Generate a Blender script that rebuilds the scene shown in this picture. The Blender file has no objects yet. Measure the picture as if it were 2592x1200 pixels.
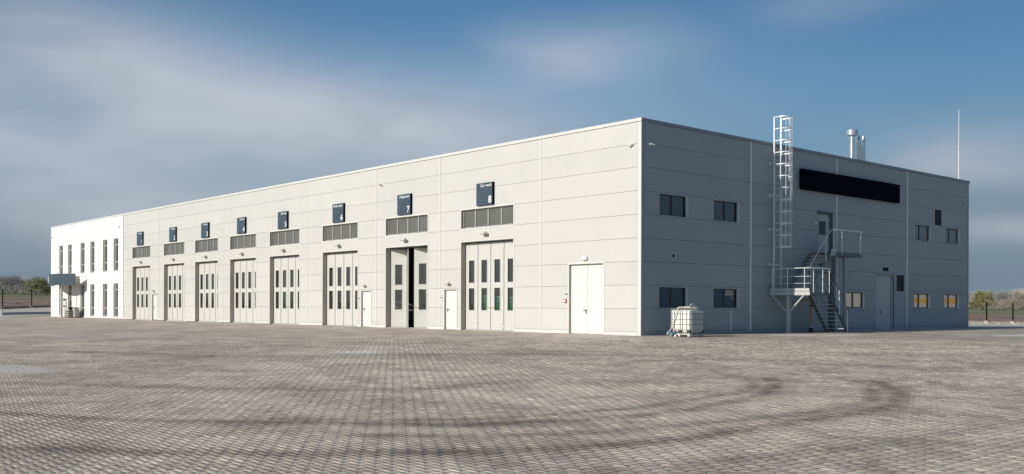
import bpy, bmesh, math, random
import numpy as np
from mathutils import Vector, Matrix
random.seed(7)
S = bpy.context.scene
COL = S.collection

# ------------------------------------------------------------------ camera
FX, FY = -0.7501533, 0.6612640            # horizontal viewing direction
RX, RY = FY, -FX                          # horizontal right
CAM = Vector((27.6385, -31.6065, 1.2417))
cd = bpy.data.cameras.new('camera'); cam = bpy.data.objects.new('camera', cd); COL.objects.link(cam)
rl = math.radians(0.19)
Rv = Vector((RX, RY, 0)); Uv = Vector((0, 0, 1)); Fv = Vector((FX, FY, 0))
cr = Rv * math.cos(rl) + Uv * math.sin(rl); cu = -Rv * math.sin(rl) + Uv * math.cos(rl); cb = -Fv
cam.matrix_world = Matrix(((cr.x, cu.x, cb.x, CAM.x), (cr.y, cu.y, cb.y, CAM.y), (cr.z, cu.z, cb.z, CAM.z), (0, 0, 0, 1)))
cd.lens = 34.694; cd.sensor_width = 36; cd.sensor_fit = 'HORIZONTAL'
cd.shift_y = 174.4 / 2592; cd.clip_start = 0.1; cd.clip_end = 6000
S.camera = cam

# ------------------------------------------------------------------ sun, sky, exposure
SX, SY = 0.31, 2.0                        # shadow displacement per metre of height
tosun = Vector((-SX, -SY, 1)).normalized()
EL = math.asin(tosun.z); ROT = math.atan2(tosun.x, tosun.y)
ld = bpy.data.lights.new('sun', 'SUN'); ld.energy = 4.1; ld.angle = math.radians(0.5); ld.color = (1.0, 0.93, 0.83)
sun = bpy.data.objects.new('sun', ld); COL.objects.link(sun)
sun.rotation_euler = tosun.to_track_quat('Z', 'Y').to_euler()
S.view_settings.view_transform = 'Standard'; S.view_settings.look = 'None'
S.view_settings.exposure = 0.0; S.view_settings.gamma = 1.0; S.view_settings.use_curve_mapping = False
SKY_STRENGTH = 0.075

W = bpy.data.worlds.new('World'); S.world = W; W.use_nodes = True
nt = W.node_tree; N = nt.nodes; Lk = nt.links; N.clear()
class NG:
    def __init__(s, t): s.t = t; s.n = t.nodes; s.l = t.links
    def put(s, inp, v):
        if isinstance(v, bpy.types.NodeSocket): s.l.new(v, inp)
        else: inp.default_value = v
    def m(s, op, a, b=0.0, c=0.0, clamp=False):
        x = s.n.new('ShaderNodeMath'); x.operation = op; x.use_clamp = clamp
        s.put(x.inputs[0], a); s.put(x.inputs[1], b); s.put(x.inputs[2], c); return x.outputs[0]
    def dot(s, a, v):
        x = s.n.new('ShaderNodeVectorMath'); x.operation = 'DOT_PRODUCT'; s.put(x.inputs[0], a); x.inputs[1].default_value = v; return x.outputs['Value']
    def noise(s, vec, scale, detail=3, rough=0.5, dist=0.0):
        x = s.n.new('ShaderNodeTexNoise'); s.put(x.inputs['Vector'], vec); x.inputs['Scale'].default_value = scale
        x.inputs['Detail'].default_value = detail; x.inputs['Roughness'].default_value = rough; x.inputs['Distortion'].default_value = dist; return x.outputs['Fac']
    def mix(s, f, a, b):
        x = s.n.new('ShaderNodeMix'); x.data_type = 'RGBA'; s.put(x.inputs[0], f); s.put(x.inputs[6], a); s.put(x.inputs[7], b); return x.outputs[2]
    def mul(s, f, a, b):
        x = s.n.new('ShaderNodeMix'); x.data_type = 'RGBA'; x.blend_type = 'MULTIPLY'; s.put(x.inputs[0], f); s.put(x.inputs[6], a); s.put(x.inputs[7], b); return x.outputs[2]
    def rng(s, v, a, b, c=0.0, d=1.0):
        x = s.n.new('ShaderNodeMapRange'); s.put(x.inputs[0], v); x.inputs[1].default_value = a; x.inputs[2].default_value = b
        x.inputs[3].default_value = c; x.inputs[4].default_value = d; x.interpolation_type = 'SMOOTHSTEP'; return x.outputs[0]
    def vscale(s, v, sc):
        x = s.n.new('ShaderNodeMapping'); s.put(x.inputs[0], v); x.inputs['Scale'].default_value = sc; return x.outputs[0]
g = NG(nt)
sky = N.new('ShaderNodeTexSky'); sky.sky_type = 'NISHITA'; sky.sun_disc = False
sky.sun_elevation = EL; sky.sun_rotation = ROT; sky.altitude = 100; sky.air_density = 1.0; sky.dust_density = 0.6; sky.ozone_density = 2.2
tc = N.new('ShaderNodeTexCoord'); D = tc.outputs['Generated']
az = g.m('ARCTAN2', g.dot(D, (RX, RY, 0)), g.dot(D, (FX, FY, 0)))
el = g.m('ARCSINE', g.dot(D, (0, 0, 1)))
cx = N.new('ShaderNodeCombineXYZ'); g.put(cx.inputs[0], az); g.put(cx.inputs[1], g.m('MULTIPLY', el, 2.6))
nz = g.noise(cx.outputs[0], 4.4, 3, 0.45, 0.2); nz2 = g.noise(cx.outputs[0], 2.2, 2, 0.4, 0.2)
azd = g.m('ADD', az, g.m('MULTIPLY', g.m('SUBTRACT', nz, 0.5), 0.22)); eld = g.m('ADD', el, g.m('MULTIPLY', g.m('SUBTRACT', nz2, 0.5), 0.07))
def deg(px, py): return (math.atan((px - 1296) / 2498), math.atan((777 - py) / 2498 * math.cos(math.atan((px - 1296) / 2498))))
tot = None
for (px, py, sx, sy, amp) in [(560, 400, 760, 190, .72), (150, 150, 380, 110, .5), (480, 250, 360, 100, .3), (1470, 125, 230, 75, .5), (1080, 330, 420, 110, .38),
                              (2480, 400, 280, 75, .5), (2560, 590, 240, 42, .6), (2180, 20, 230, 50, .18), (330, 540, 330, 60, .35), (1400, 260, 700, 130, .16)]:
    a0, e0 = deg(px, py)
    q = g.m('ADD', g.m('POWER', g.m('DIVIDE', g.m('SUBTRACT', azd, a0), sx / 2498), 2.0), g.m('POWER', g.m('DIVIDE', g.m('SUBTRACT', eld, e0), sy / 2498), 2.0))
    b = g.m('MULTIPLY', g.m('EXPONENT', g.m('MULTIPLY', q, -1.0)), amp)
    tot = b if tot is None else g.m('ADD', tot, b)
# the rest of the sky carries the same kind of loose cloud
away = g.rng(g.m('ABSOLUTE', az), 0.55, 0.8)
hi = g.rng(el, 0.34, 0.5)
loose = g.m('MULTIPLY', g.m('MAXIMUM', away, hi), g.rng(nz2, 0.42, 0.68, 0.0, 0.3))
tot = g.m('ADD', tot, loose)
cloud = g.m('MULTIPLY', g.m('MULTIPLY', tot, 1.12), g.rng(nz, 0.22, 0.66, 0.72, 1.0), clamp=True)
cloud = g.m('MULTIPLY', cloud, g.rng(el, -0.01, 0.04))
azf = g.rng(az, -.15, .5, 1.07, .80)
azc = N.new('ShaderNodeCombineColor'); [g.put(azc.inputs[i], azf) for i in range(3)]
skycol = g.mul(1.0, g.mul(1.0, sky.outputs[0], (0.69, 1.07, 1.24, 1)), azc.outputs[0])
hz = g.m('MULTIPLY', g.rng(el, 0.0, 0.27, 1.0, 0.0), 0.9)
hzc = g.mix(g.m('MULTIPLY', g.rng(az, 0.55, 0.9), g.rng(az, 2.3, 2.8, 1.0, 0.0)), (2.15, 2.95, 3.85, 1), (1.2, 2.4, 4.4, 1))
hzc = g.mix(g.rng(g.m('ADD', g.m('MULTIPLY', az, -1.0), g.m('MULTIPLY', g.rng(az, 2.2, 2.7), 6.0)), 0.75, 1.2), hzc, (4.4, 4.45, 4.5, 1))     # hazier and brighter towards the sun
skycol = g.mix(hz, skycol, hzc)
cc = g.mix(g.rng(nz, 0.35, 0.7), (6.2, 6.8, 7.6, 1), (7.5, 7.8, 8.7, 1))
grey = None                                # lower, thinner grey cloud
for (px, py, sx, sy, amp) in [(2600, 520, 300, 170, .6), (20, 640, 330, 80, .85), (-40, 20, 420, 120, .45), (2560, 740, 400, 70, .7)]:
    a0, e0 = deg(px, py)
    q = g.m('ADD', g.m('POWER', g.m('DIVIDE', g.m('SUBTRACT', azd, a0), sx / 2498), 2.0), g.m('POWER', g.m('DIVIDE', g.m('SUBTRACT', eld, e0), sy / 2498), 2.0))
    b = g.m('MULTIPLY', g.m('EXPONENT', g.m('MULTIPLY', q, -1.0)), amp); grey = b if grey is None else g.m('ADD', grey, b)
skycol = g.mix(g.m('MINIMUM', grey, .95), skycol, (2.45, 3.3, 4.15, 1))
skycol = g.mix(g.m('MULTIPLY', cloud, 0.9), skycol, cc)
bg = N.new('ShaderNodeBackground'); g.put(bg.inputs[0], skycol); bg.inputs[1].default_value = SKY_STRENGTH
wo = N.new('ShaderNodeOutputWorld'); Lk.new(bg.outputs[0], wo.inputs[0])

# ------------------------------------------------------------------ materials
MATS = {}
def mat(name, col, rough=0.6, metal=0.0, var=0.06, scale=3.0, bump=0.0, bscale=60, spec=0.5, stretch=(1, 1, 1), dirt=0.0, trans=0.0):
    if name in MATS: return MATS[name]
    m = bpy.data.materials.new(name); m.use_nodes = True; q = NG(m.node_tree); b = m.node_tree.nodes['Principled BSDF']
    geo = q.n.new('ShaderNodeNewGeometry'); P = q.vscale(geo.outputs['Position'], stretch)
    f = q.noise(P, scale, 5, 0.6)
    c1 = (*[max(0, c * (1 - var)) for c in col], 1); c2 = (*[min(1, c * (1 + var)) for c in col], 1)
    c = q.mix(q.rng(f, 0.3, 0.7), c1, c2)
    if name.startswith('cladding'):
        oi = q.n.new('ShaderNodeObjectInfo'); k_ = q.m('ADD', q.m('MULTIPLY', oi.outputs['Random'], .05), .965); cc_ = q.n.new('ShaderNodeCombineColor'); [q.put(cc_.inputs[i], k_) for i in range(3)]; c = q.mul(1.0, c, cc_.outputs[0])
    if dirt:
        sp = q.n.new('ShaderNodeSeparateXYZ'); q.l.new(geo.outputs['Position'], sp.inputs[0])
        low = q.rng(sp.outputs[2], 0.0, 0.55, 1.0, 0.0)
        st = q.noise(q.vscale(geo.outputs['Position'], (2.5, 2.5, .25)), 2.2, 5, 0.65)
        dd = q.m('ADD', q.m('MULTIPLY', low, q.rng(st, .35, .65)), q.m('MULTIPLY', q.rng(st, 0.55, 0.8), 0.35), clamp=True)
        c = q.mix(q.m('MULTIPLY', dd, dirt), c, (col[0] * .55, col[1] * .52, col[2] * .46, 1))
    q.put(b.inputs['Base Color'], c)
    b.inputs['Roughness'].default_value = rough; b.inputs['Metallic'].default_value = metal; b.inputs['Specular IOR Level'].default_value = spec
    rr = q.rng(f, 0.2, 0.8, max(0.02, rough - .06), min(1, rough + .06)); q.put(b.inputs['Roughness'], rr)
    if bump:
        bn = q.n.new('ShaderNodeBump'); bn.inputs['Strength'].default_value = bump; bn.inputs['Distance'].default_value = 0.01
        q.put(bn.inputs['Height'], q.noise(P, bscale, 3)); q.put(b.inputs['Normal'], bn.outputs[0])
    MATS[name] = m; return m
def glass(name, tint, refl=0.12, fm=1.6, rough=0.02, wav=0.0):
    m = bpy.data.materials.new(name); m.use_nodes = True; q = NG(m.node_tree); q.n.clear()
    o = q.n.new('ShaderNodeOutputMaterial'); tr = q.n.new('ShaderNodeBsdfTransparent'); tr.inputs[0].default_value = (*tint, 1)
    gl = q.n.new('ShaderNodeBsdfGlossy'); gl.inputs['Roughness'].default_value = rough
    fr = q.n.new('ShaderNodeFresnel'); fr.inputs[0].default_value = 1.52
    if wav:
        bn = q.n.new('ShaderNodeBump'); bn.inputs['Strength'].default_value = wav; bn.inputs['Distance'].default_value = 0.05
        geo = q.n.new('ShaderNodeNewGeometry'); q.put(bn.inputs['Height'], q.noise(geo.outputs['Position'], 1.6, 2)); q.put(gl.inputs['Normal'], bn.outputs[0])
    bf = q.n.new('ShaderNodeNewGeometry'); front = q.m('SUBTRACT', 1.0, bf.outputs['Backfacing'])
    fac = q.m('MULTIPLY', q.m('ADD', q.m('MULTIPLY', fr.outputs[0], fm), refl), front, clamp=True)
    mx = q.n.new('ShaderNodeMixShader'); q.put(mx.inputs[0], fac); q.l.new(tr.outputs[0], mx.inputs[1]); q.l.new(gl.outputs[0], mx.inputs[2])
    q.l.new(mx.outputs[0], o.inputs[0]); MATS[name] = m; return m
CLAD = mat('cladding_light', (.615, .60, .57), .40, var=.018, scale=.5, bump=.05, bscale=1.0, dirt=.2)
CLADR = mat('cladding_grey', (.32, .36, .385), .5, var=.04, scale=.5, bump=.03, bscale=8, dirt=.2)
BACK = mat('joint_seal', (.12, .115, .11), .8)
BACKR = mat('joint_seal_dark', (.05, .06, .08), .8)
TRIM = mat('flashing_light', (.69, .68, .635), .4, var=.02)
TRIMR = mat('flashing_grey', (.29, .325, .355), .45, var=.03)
STRIP = mat('joint_strip_pale', (.82, .86, .90), .35, var=.02)
LEAF = mat('gate_paint', (.61, .60, .555), .4, var=.015, dirt=.08)
DOORW = mat('door_paint_white', (.74, .73, .71), .35, var=.015, dirt=.06)
DOORG = mat('door_paint_grey', (.42, .44, .46), .4, var=.02)
JAMB = mat('reveal_grey', (.36, .345, .32), .6, var=.04)
PLAST = mat('white_render', (.765, .755, .73), .85, var=.015, bump=.1, bscale=40, dirt=.05)
FRG = mat('window_frame_grey', (.37, .365, .34), .4)
FRD = mat('window_frame_anthracite', (.02, .024, .03), .4)
NAVY = mat('sign_slate_blue', (.055, .080, .102), .35, var=.04)
BLACKS = mat('sign_black', (.003, .0035, .008), .9, var=.1, spec=.05)
WHT = mat('lettering_white', (.88, .88, .88), .5, var=.01)
BLK = mat('black_plastic', (.02, .02, .022), .45)
RUB = mat('rubber', (.018, .018, .018), .8)
GALV = mat('galvanised_steel', (.78, .79, .79), .40, metal=.30, var=.12, scale=14)
GALVP = mat('galvanised_sheet', (.58, .59, .58), .45, metal=.25, var=.1, scale=10)
STEELD = mat('steel_dark_grey', (.10, .125, .15), .45, metal=.3, var=.08)
STAIN = mat('stainless_steel', (.72, .70, .66), .28, metal=.85, var=.05)
LAMPG = mat('lamp_grey', (.42, .41, .38), .4)
YEL = mat('gas_yellow', (.62, .33, .04), .45, var=.05)
RED = mat('signal_red', (.55, .03, .02), .4)
TANK = mat('tank_plastic', (.78, .79, .71), .35, var=.03, scale=2)
PALW = mat('pallet_pale', (.55, .55, .52), .6, var=.1)
HOSE = mat('hose_cream', (.62, .58, .50), .6, var=.06)
BLUE = mat('coupling_blue', (.06, .20, .33), .4)
GRN = mat('brush_green', (.0, .24, .10), .8, var=.3, scale=30, bump=.6, bscale=80)
INTW = mat('interior_wall', (.32, .32, .31), .8)
INTF = mat('interior_floor', (.18, .18, .18), .5)
ROOFM = mat('roof_membrane', (.35, .35, .35), .8)
BLIND = mat('blind_beige', (.74, .66, .52), .8, var=.03)
BLINDY = mat('blind_yellow', (.62, .38, .05), .8, var=.03)
LOUV = mat('louvre_dark', (.05, .062, .08), .45)
PANEG = mat('transom_pane', (.135, .13, .12), .08, var=.12, scale=.35, spec=.9)
GLS = glass('clear_glass', (.90, .91, .90), .2, rough=.01, wav=.06)
GLD = glass('dark_glass', (.10, .14, .22), .02, fm=1.9, rough=.01, wav=.05)
GLB = glass('blind_glass', (.94, .94, .94), .0, fm=.8, rough=.01, wav=.04)
CONC = mat('concrete', (.42, .39, .34), .9, var=.15, scale=4, bump=.3)
FENCEM = mat('fence_black', (.006, .006, .006), .8, spec=.1)

for n_, e_ in (('blind_beige', .14), ('blind_yellow', .2)):      # blinds of rooms with the light on
    b_ = MATS[n_].node_tree.nodes['Principled BSDF']; b_.inputs['Emission Color'].default_value = (.95, .80, .60, 1) if n_ == 'blind_beige' else (1, .55, .08, 1); b_.inputs['Emission Strength'].default_value = e_
PALEB = mat('curtain_pale', (.55, .50, .42), .8)
# ------------------------------------------------------------------ mesh helpers
class MB:
    def __init__(s): s.v = []; s.f = []; s.mi = []; s.cur = 0
    def face(s, pts):
        n = len(s.v); s.v += [tuple(p) for p in pts]; s.f.append(tuple(range(n, n + len(pts)))); s.mi.append(s.cur)
    def box(s, x0, x1, y0, y1, z0, z1):
        x0, x1 = min(x0, x1), max(x0, x1); y0, y1 = min(y0, y1), max(y0, y1); z0, z1 = min(z0, z1), max(z0, z1)
        n = len(s.v); s.v += [(x0, y0, z0), (x1, y0, z0), (x1, y1, z0), (x0, y1, z0), (x0, y0, z1), (x1, y0, z1), (x1, y1, z1), (x0, y1, z1)]
        for q in ((0, 3, 2, 1), (4, 5, 6, 7), (0, 1, 5, 4), (1, 2, 6, 5), (2, 3, 7, 6), (3, 0, 4, 7)): s.f.append(tuple(n + i for i in q)); s.mi.append(s.cur)
        return s
    def tube(s, pts, r, k=8, r2=None, closed=False):
        pts = [Vector(p) for p in pts]; n0 = len(s.v); m = len(pts); rs = [r] * m if r2 is None else [r + (r2 - r) * i / (m - 1) for i in range(m)]
        up = None
        for i, p in enumerate(pts):
            a = pts[(i - 1) % m] if (closed or i > 0) else p; b = pts[(i + 1) % m] if (closed or i < m - 1) else p
            t = (b - a).normalized()
            if up is None: up = Vector((0, 0, 1)) if abs(t.z) < .9 else Vector((1, 0, 0))
            x = up.cross(t).normalized(); y = t.cross(x).normalized(); up = y if abs(t.dot(y)) < .5 else up
            for j in range(k):
                an = 2 * math.pi * (j + .5) / k; s.v.append(tuple(p + (x * math.cos(an) + y * math.sin(an)) * rs[i]))
        for i in range(m if closed else m - 1):
            for j in range(k):
                a = n0 + i * k + j; b = n0 + i * k + (j + 1) % k; c = n0 + ((i + 1) % m) * k
                s.f.append((a, b, c + (j + 1) % k, c + j)); s.mi.append(s.cur)
        if not closed:
            s.f.append(tuple(n0 + j for j in reversed(range(k)))); s.mi.append(s.cur)
            s.f.append(tuple(n0 + (m - 1) * k + j for j in range(k))); s.mi.append(s.cur)
        return s
    def beam(s, p, q, w, h, up=(0, 0, 1)):
        p = Vector(p); q = Vector(q); t = (q - p).normalized(); u = Vector(up)
        x = t.cross(u).normalized() * w / 2; y = x.cross(t).normalized() * h / 2; n = len(s.v)
        for c in (p, q):
            for a, b in ((-1, -1), (1, -1), (1, 1), (-1, 1)): s.v.append(tuple(c + x * a + y * b))
        for f in ((0, 1, 2, 3), (7, 6, 5, 4), (0, 4, 5, 1), (1, 5, 6, 2), (2, 6, 7, 3), (3, 7, 4, 0)): s.f.append(tuple(n + i for i in f)); s.mi.append(s.cur)
        return s
    def cyl(s, c, r, z0, z1, k=20, r2=None): return s.tube([(c[0], c[1], z0), (c[0], c[1], z1)], r, k, r2)
    def mesh(s, name, mats, smooth=False, bevel=0):
        me = bpy.data.meshes.new(name); me.from_pydata(s.v, [], s.f)
        if not isinstance(mats, (list, tuple)): mats = [mats]
        for m in mats: me.materials.append(m)
        if len(mats) > 1: me.polygons.foreach_set('material_index', s.mi)
        bm = bmesh.new(); bm.from_mesh(me); bmesh.ops.recalc_face_normals(bm, faces=bm.faces)
        if bevel: bmesh.ops.bevel(bm, geom=bm.edges[:], offset=bevel, segments=1, affect='EDGES', clamp_overlap=True)
        bm.to_mesh(me); bm.free()
        if smooth: me.shade_smooth(); me.set_sharp_from_angle(angle=math.radians(40))
        return me
    def build(s, name, mats, parent=None, smooth=False, bevel=0, loc=None):
        o = bpy.data.objects.new(name, s.mesh(name, mats, smooth, bevel)); COL.objects.link(o)
        if parent: o.parent = parent
        if loc: o.location = loc
        return o
def tag(o, label=None, cat=None, group=None, kind=None):
    if label: o['label'] = label
    if cat: o['category'] = cat
    if group: o['group'] = group
    if kind: o['kind'] = kind
    return o
def empty(name, loc=(0, 0, 0), rz=0):
    o = bpy.data.objects.new(name, None); COL.objects.link(o); o.location = loc; o.rotation_euler = (0, 0, rz); o.empty_display_size = .3; return o
def kids(o): return [c for c in bpy.data.objects if c.parent == o]
def copy_tree(o, parent=None):
    c = o.copy(); COL.objects.link(c)
    if parent: c.parent = parent
    for k in KID.get(o.name, []): copy_tree(k, c)
    return c
KID = {}
def index_kids():
    KID.clear()
    for o in bpy.data.objects:
        if o.parent: KID.setdefault(o.parent.name, []).append(o)
def inst(me, name, parent, loc=(0, 0, 0), rot=(0, 0, 0)):
    o = bpy.data.objects.new(name, me); COL.objects.link(o); o.parent = parent; o.location = loc; o.rotation_euler = rot; return o
# wall frames: u along the wall, d outwards, z up
def LW(b, u0, u1, d0, d1, z0, z1): b.box(u0, u1, -d0, -d1, z0, z1)
def RW(b, u0, u1, d0, d1, z0, z1): b.box(d0, d1, u0, u1, z0, z1)
def cut(u0, u1, z0, z1, ops):
    us = sorted({u0, u1} | {u for o in ops for u in o[:2] if u0 < u < u1}); out = []
    for a, b in zip(us, us[1:]):
        mid = (a + b) / 2; zs = [(z0, z1)]
        for o in ops:
            if o[0] < mid < o[1]:
                nz_ = []
                for p, q in zs:
                    if o[3] <= p or o[2] >= q: nz_.append((p, q)); continue
                    if o[2] > p: nz_.append((p, o[2]))
                    if o[3] < q: nz_.append((o[3], q))
                zs = nz_
        for p, q in zs:
            if q - p > .004: out.append([a, b, p, q])
    res = []
    for r in out:                                  # join strips that share their height
        if res and abs(res[-1][1] - r[0]) < 1e-6 and res[-1][2] == r[2] and res[-1][3] == r[3]: res[-1][1] = r[1]
        else: res.append(r)
    return res

# ------------------------------------------------------------------ ground heights
def interp(x, t): return np.interp(x, [a for a, _ in t], [b for _, b in t])
ZL = [(0, 0), (102, 0), (108, .15), (120, .42), (126, .93), (160, 2.39), (300, 4.7), (700, 8), (3000, 12)]
ZR = [(0, 0), (58, 0), (66, -.08), (78, -.28), (98, -.36), (150, .46), (300, 1.24), (700, 3), (3000, 8)]
def height(x, y):
    x = np.asarray(x, float); y = np.asarray(y, float)
    h = -.0095 * np.minimum(np.hypot(np.maximum(x, 0), np.maximum(-y, 0)), 60)
    dx = x - CAM.x; dy = y - CAM.y; v = dx * FX + dy * FY; u = dx * RX + dy * RY
    s = np.clip(u / np.maximum(v, 1) + .5, 0, 1)
    side = np.clip((v - 40) / 40, 0, 1)
    return h + side * ((1 - s) * interp(v, ZL) + s * interp(v, ZR))
V0, V1 = 7.5, 39.0
def in_pavers(x, y, grow=0.0):
    dx = x - CAM.x; dy = y - CAM.y; v = dx * FX + dy * FY; u = dx * RX + dy * RY
    return (v > V0 - grow) & (v < V1 + grow) & (np.abs(u) < .56 * v + 1.0 + grow)
def sheet(name, xs, ys, off, m, dip=False):
    X, Y = np.meshgrid(xs, ys); Z = height(X, Y) + off
    if dip: Z = Z - .012 * in_pavers(X, Y, -.35)
    nx, ny = len(xs), len(ys); v = np.stack([X.ravel(), Y.ravel(), Z.ravel()], 1)
    i = np.arange(nx * ny).reshape(ny, nx); f = np.stack([i[:-1, :-1].ravel(), i[:-1, 1:].ravel(), i[1:, 1:].ravel(), i[1:, :-1].ravel()], 1)
    me = bpy.data.meshes.new(name); me.from_pydata(v.tolist(), [], f.tolist()); me.materials.append(m); me.shade_smooth()
    o = bpy.data.objects.new(name, me); COL.objects.link(o); return tag(o, kind='structure')

def paving_mat():
    m = bpy.data.materials.new('paving_concrete'); m.use_nodes = True; q = NG(m.node_tree); b = m.node_tree.nodes['Principled BSDF']
    geo = q.n.new('ShaderNodeNewGeometry'); P = geo.outputs['Position']
    sp = q.n.new('ShaderNodeSeparateXYZ'); q.l.new(P, sp.inputs[0]); x, y = sp.outputs[0], sp.outputs[1]
    big = q.noise(P, .13, 4, .55); mid = q.noise(P, .55, 6, .62, .5); fine = q.noise(P, 3.2, 5, .65); gr = q.noise(P, 38, 3, .6)
    c = q.mix(q.rng(big, .3, .7), (.47, .402, .33, 1), (.625, .538, .436, 1))
    c = q.mul(q.rng(mid, .42, .64, 0, .9), c, (.68, .675, .68, 1))
    c = q.mul(q.rng(q.noise(P, 1.5, 5, .7), .44, .62, 0, .6), c, (.64, .63, .64, 1))
    c = q.mix(q.rng(fine, .50, .70, 0, .3), c, (.60, .545, .47, 1))
    c = q.mul(q.rng(gr, .35, .7, 0, .22), c, (.7, .7, .7, 1))
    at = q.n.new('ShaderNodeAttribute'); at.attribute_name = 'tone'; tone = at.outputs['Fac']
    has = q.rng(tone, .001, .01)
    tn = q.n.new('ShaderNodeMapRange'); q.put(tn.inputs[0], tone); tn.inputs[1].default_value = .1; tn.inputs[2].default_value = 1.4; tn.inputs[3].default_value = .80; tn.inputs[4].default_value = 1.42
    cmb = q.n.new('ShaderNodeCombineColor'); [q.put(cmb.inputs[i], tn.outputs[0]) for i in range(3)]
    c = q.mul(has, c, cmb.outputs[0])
    # tyre marks of turning trucks: strength stored on the pavers
    ta = q.n.new('ShaderNodeAttribute'); ta.attribute_name = 'track'
    tr = q.m('MULTIPLY', ta.outputs['Fac'], q.rng(q.noise(P, 1.3, 5, .7), .3, .6, .45, 1.0))
    c = q.mul(tr, c, (.40, .385, .38, 1))
    # pale dust and dried puddle rims
    du = None
    for (ox, oy, rx, ry, amp) in DUST:
        e = q.m('ADD', q.m('POWER', q.m('DIVIDE', q.m('SUBTRACT', x, ox), rx), 2.0), q.m('POWER', q.m('DIVIDE', q.m('SUBTRACT', y, oy), ry), 2.0))
        k = q.m('MULTIPLY', q.rng(q.m('ADD', e, q.m('MULTIPLY', fine, 1.3)), 1.1, 1.9, 1, 0), amp); du = k if du is None else q.m('MAXIMUM', du, k)
    c = q.mix(du, c, (.70, .66, .60, 1))
    oil = q.rng(q.noise(q.vscale(P, (1.0, 1.0, 1)), .9, 2, .4, 1.5), .74, .80, 0, .6)
    c = q.mul(oil, c, (.55, .55, .55, 1))
    q.put(b.inputs['Base Color'], c); q.put(b.inputs['Roughness'], q.rng(mid, .3, .7, .62, .85)); b.inputs['Specular IOR Level'].default_value = .35
    bn = q.n.new('ShaderNodeBump'); bn.inputs['Strength'].default_value = .35; bn.inputs['Distance'].default_value = .004
    q.put(bn.inputs['Height'], q.noise(P, 90, 3, .7)); q.put(b.inputs['Normal'], bn.outputs[0])
    return m
TRACKS = [[(12.47, -27.83), (14.35, -26.85), (15.75, -25.63), (16.71, -24.67), (17.21, -24.32), (17.8, -23.74), (18.09, -22.89), (18.49, -22.09), (18.6, -20.91), (18.4, -18.94), (17.88, -17.09), (17.16, -15.83), (15.99, -14.42)] ,
[(15.61, -25.21), (16.84, -24.14), (17.54, -23.09), (17.82, -21.39), (17.98, -20.32), (17.64, -18.44), (17.45, -17.05), (16.82, -15.97), (15.96, -14.92), (14.97, -14.37)] ,
[(15.98, -28.7), (17.16, -27.74), (18.11, -26.81), (19.1, -25.64), (19.7, -24.73), (20.13, -23.79), (20.44, -22.32), (20.42, -22.09), (20.4, -19.93), (20.38, -18.0), (19.82, -16.19), (18.87, -14.61), (17.67, -13.4)] ,
[(17.66, -25.27), (18.99, -23.95), (19.49, -22.44), (19.68, -21.12), (19.95, -19.21), (19.8, -17.26), (19.08, -15.63), (17.91, -13.97), (16.91, -13.28)] ,
[(22.26, -17.71), (22.22, -19.84), (22.09, -21.46), (21.78, -22.88), (21.44, -24.06)] ,
[(-3.75, -21.58), (3.54, -18.8), (6.06, -12.51), (12.07, -9.38), (17.45, -9.5)] ,
[(7.03, -26.47), (10.59, -24.11), (13.46, -21.8), (13.33, -19.45)] ,
]
DUST = [(2.6, -15.6, 1.1, .8, .6), (0.9, -13.4, 2.6, .5, .3), (3.0, -25.2, 1.8, .7, .4), (2.9, 6.9, .9, 1.6, .6), (3.9, 9.2, .7, 1.6, .7), (8.2, 17.2, .5, 2.2, .85),
        (21.0, -23.6, .12, .5, .25), (7.2, 4.0, 1.0, 1.4, .3)]
PAVE = paving_mat()
DARKBAND = mat('ground_dark_blue', (.045, .065, .105), .9, var=.15, scale=1, bump=.3)
PALE = mat('concrete_pale', (.50, .45, .38), .9, var=.12, scale=.6, bump=.2)
EARTH = mat('earth_brown', (.22, .15, .11), .95, var=.45, scale=.35, bump=.8, bscale=3)
FIELD = mat('field_green', (.15, .17, .065), .95, var=.3, scale=.08, bump=.4, bscale=6)

fine = lambda a, b, s: list(np.arange(a, b + 1e-6, s))
xs = fine(-500, -120, 20) + fine(-116, 96, 4) + fine(100, 500, 20); ys = fine(-500, -100, 20) + fine(-96, 120, 4) + fine(130, 900, 20)
xs = fine(-900, -520, 20) + xs
sheet('field', xs, ys, -.10, FIELD)
sheet('earth_bank', fine(-106, 150, 4), fine(68, 112, 2), -.04, EARTH)
sheet('earth_bank', fine(-150, -106, 2), fine(-150, 112, 4), -.04, EARTH)
sheet('concrete_strip', fine(-106, 96, 4), fine(46, 68, 2), -.02, PALE)
sheet('concrete_strip', fine(-106, -98, 2), fine(-90, 46, 4), -.02, PALE)
sheet('dark_ground_band', fine(-98, -88, 2), fine(-90, 46, 4), -.02, DARKBAND)  # dark blue band across the ground beyond the office block
yard = sheet('paved_yard', fine(-88, -4, 4) + fine(-3.5, 33, .5) + fine(36, 96, 4), fine(-92, -40, 4) + fine(-39.5, 2, .5) + fine(4, 46, 2), 0, PAVE, dip=True)

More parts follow.
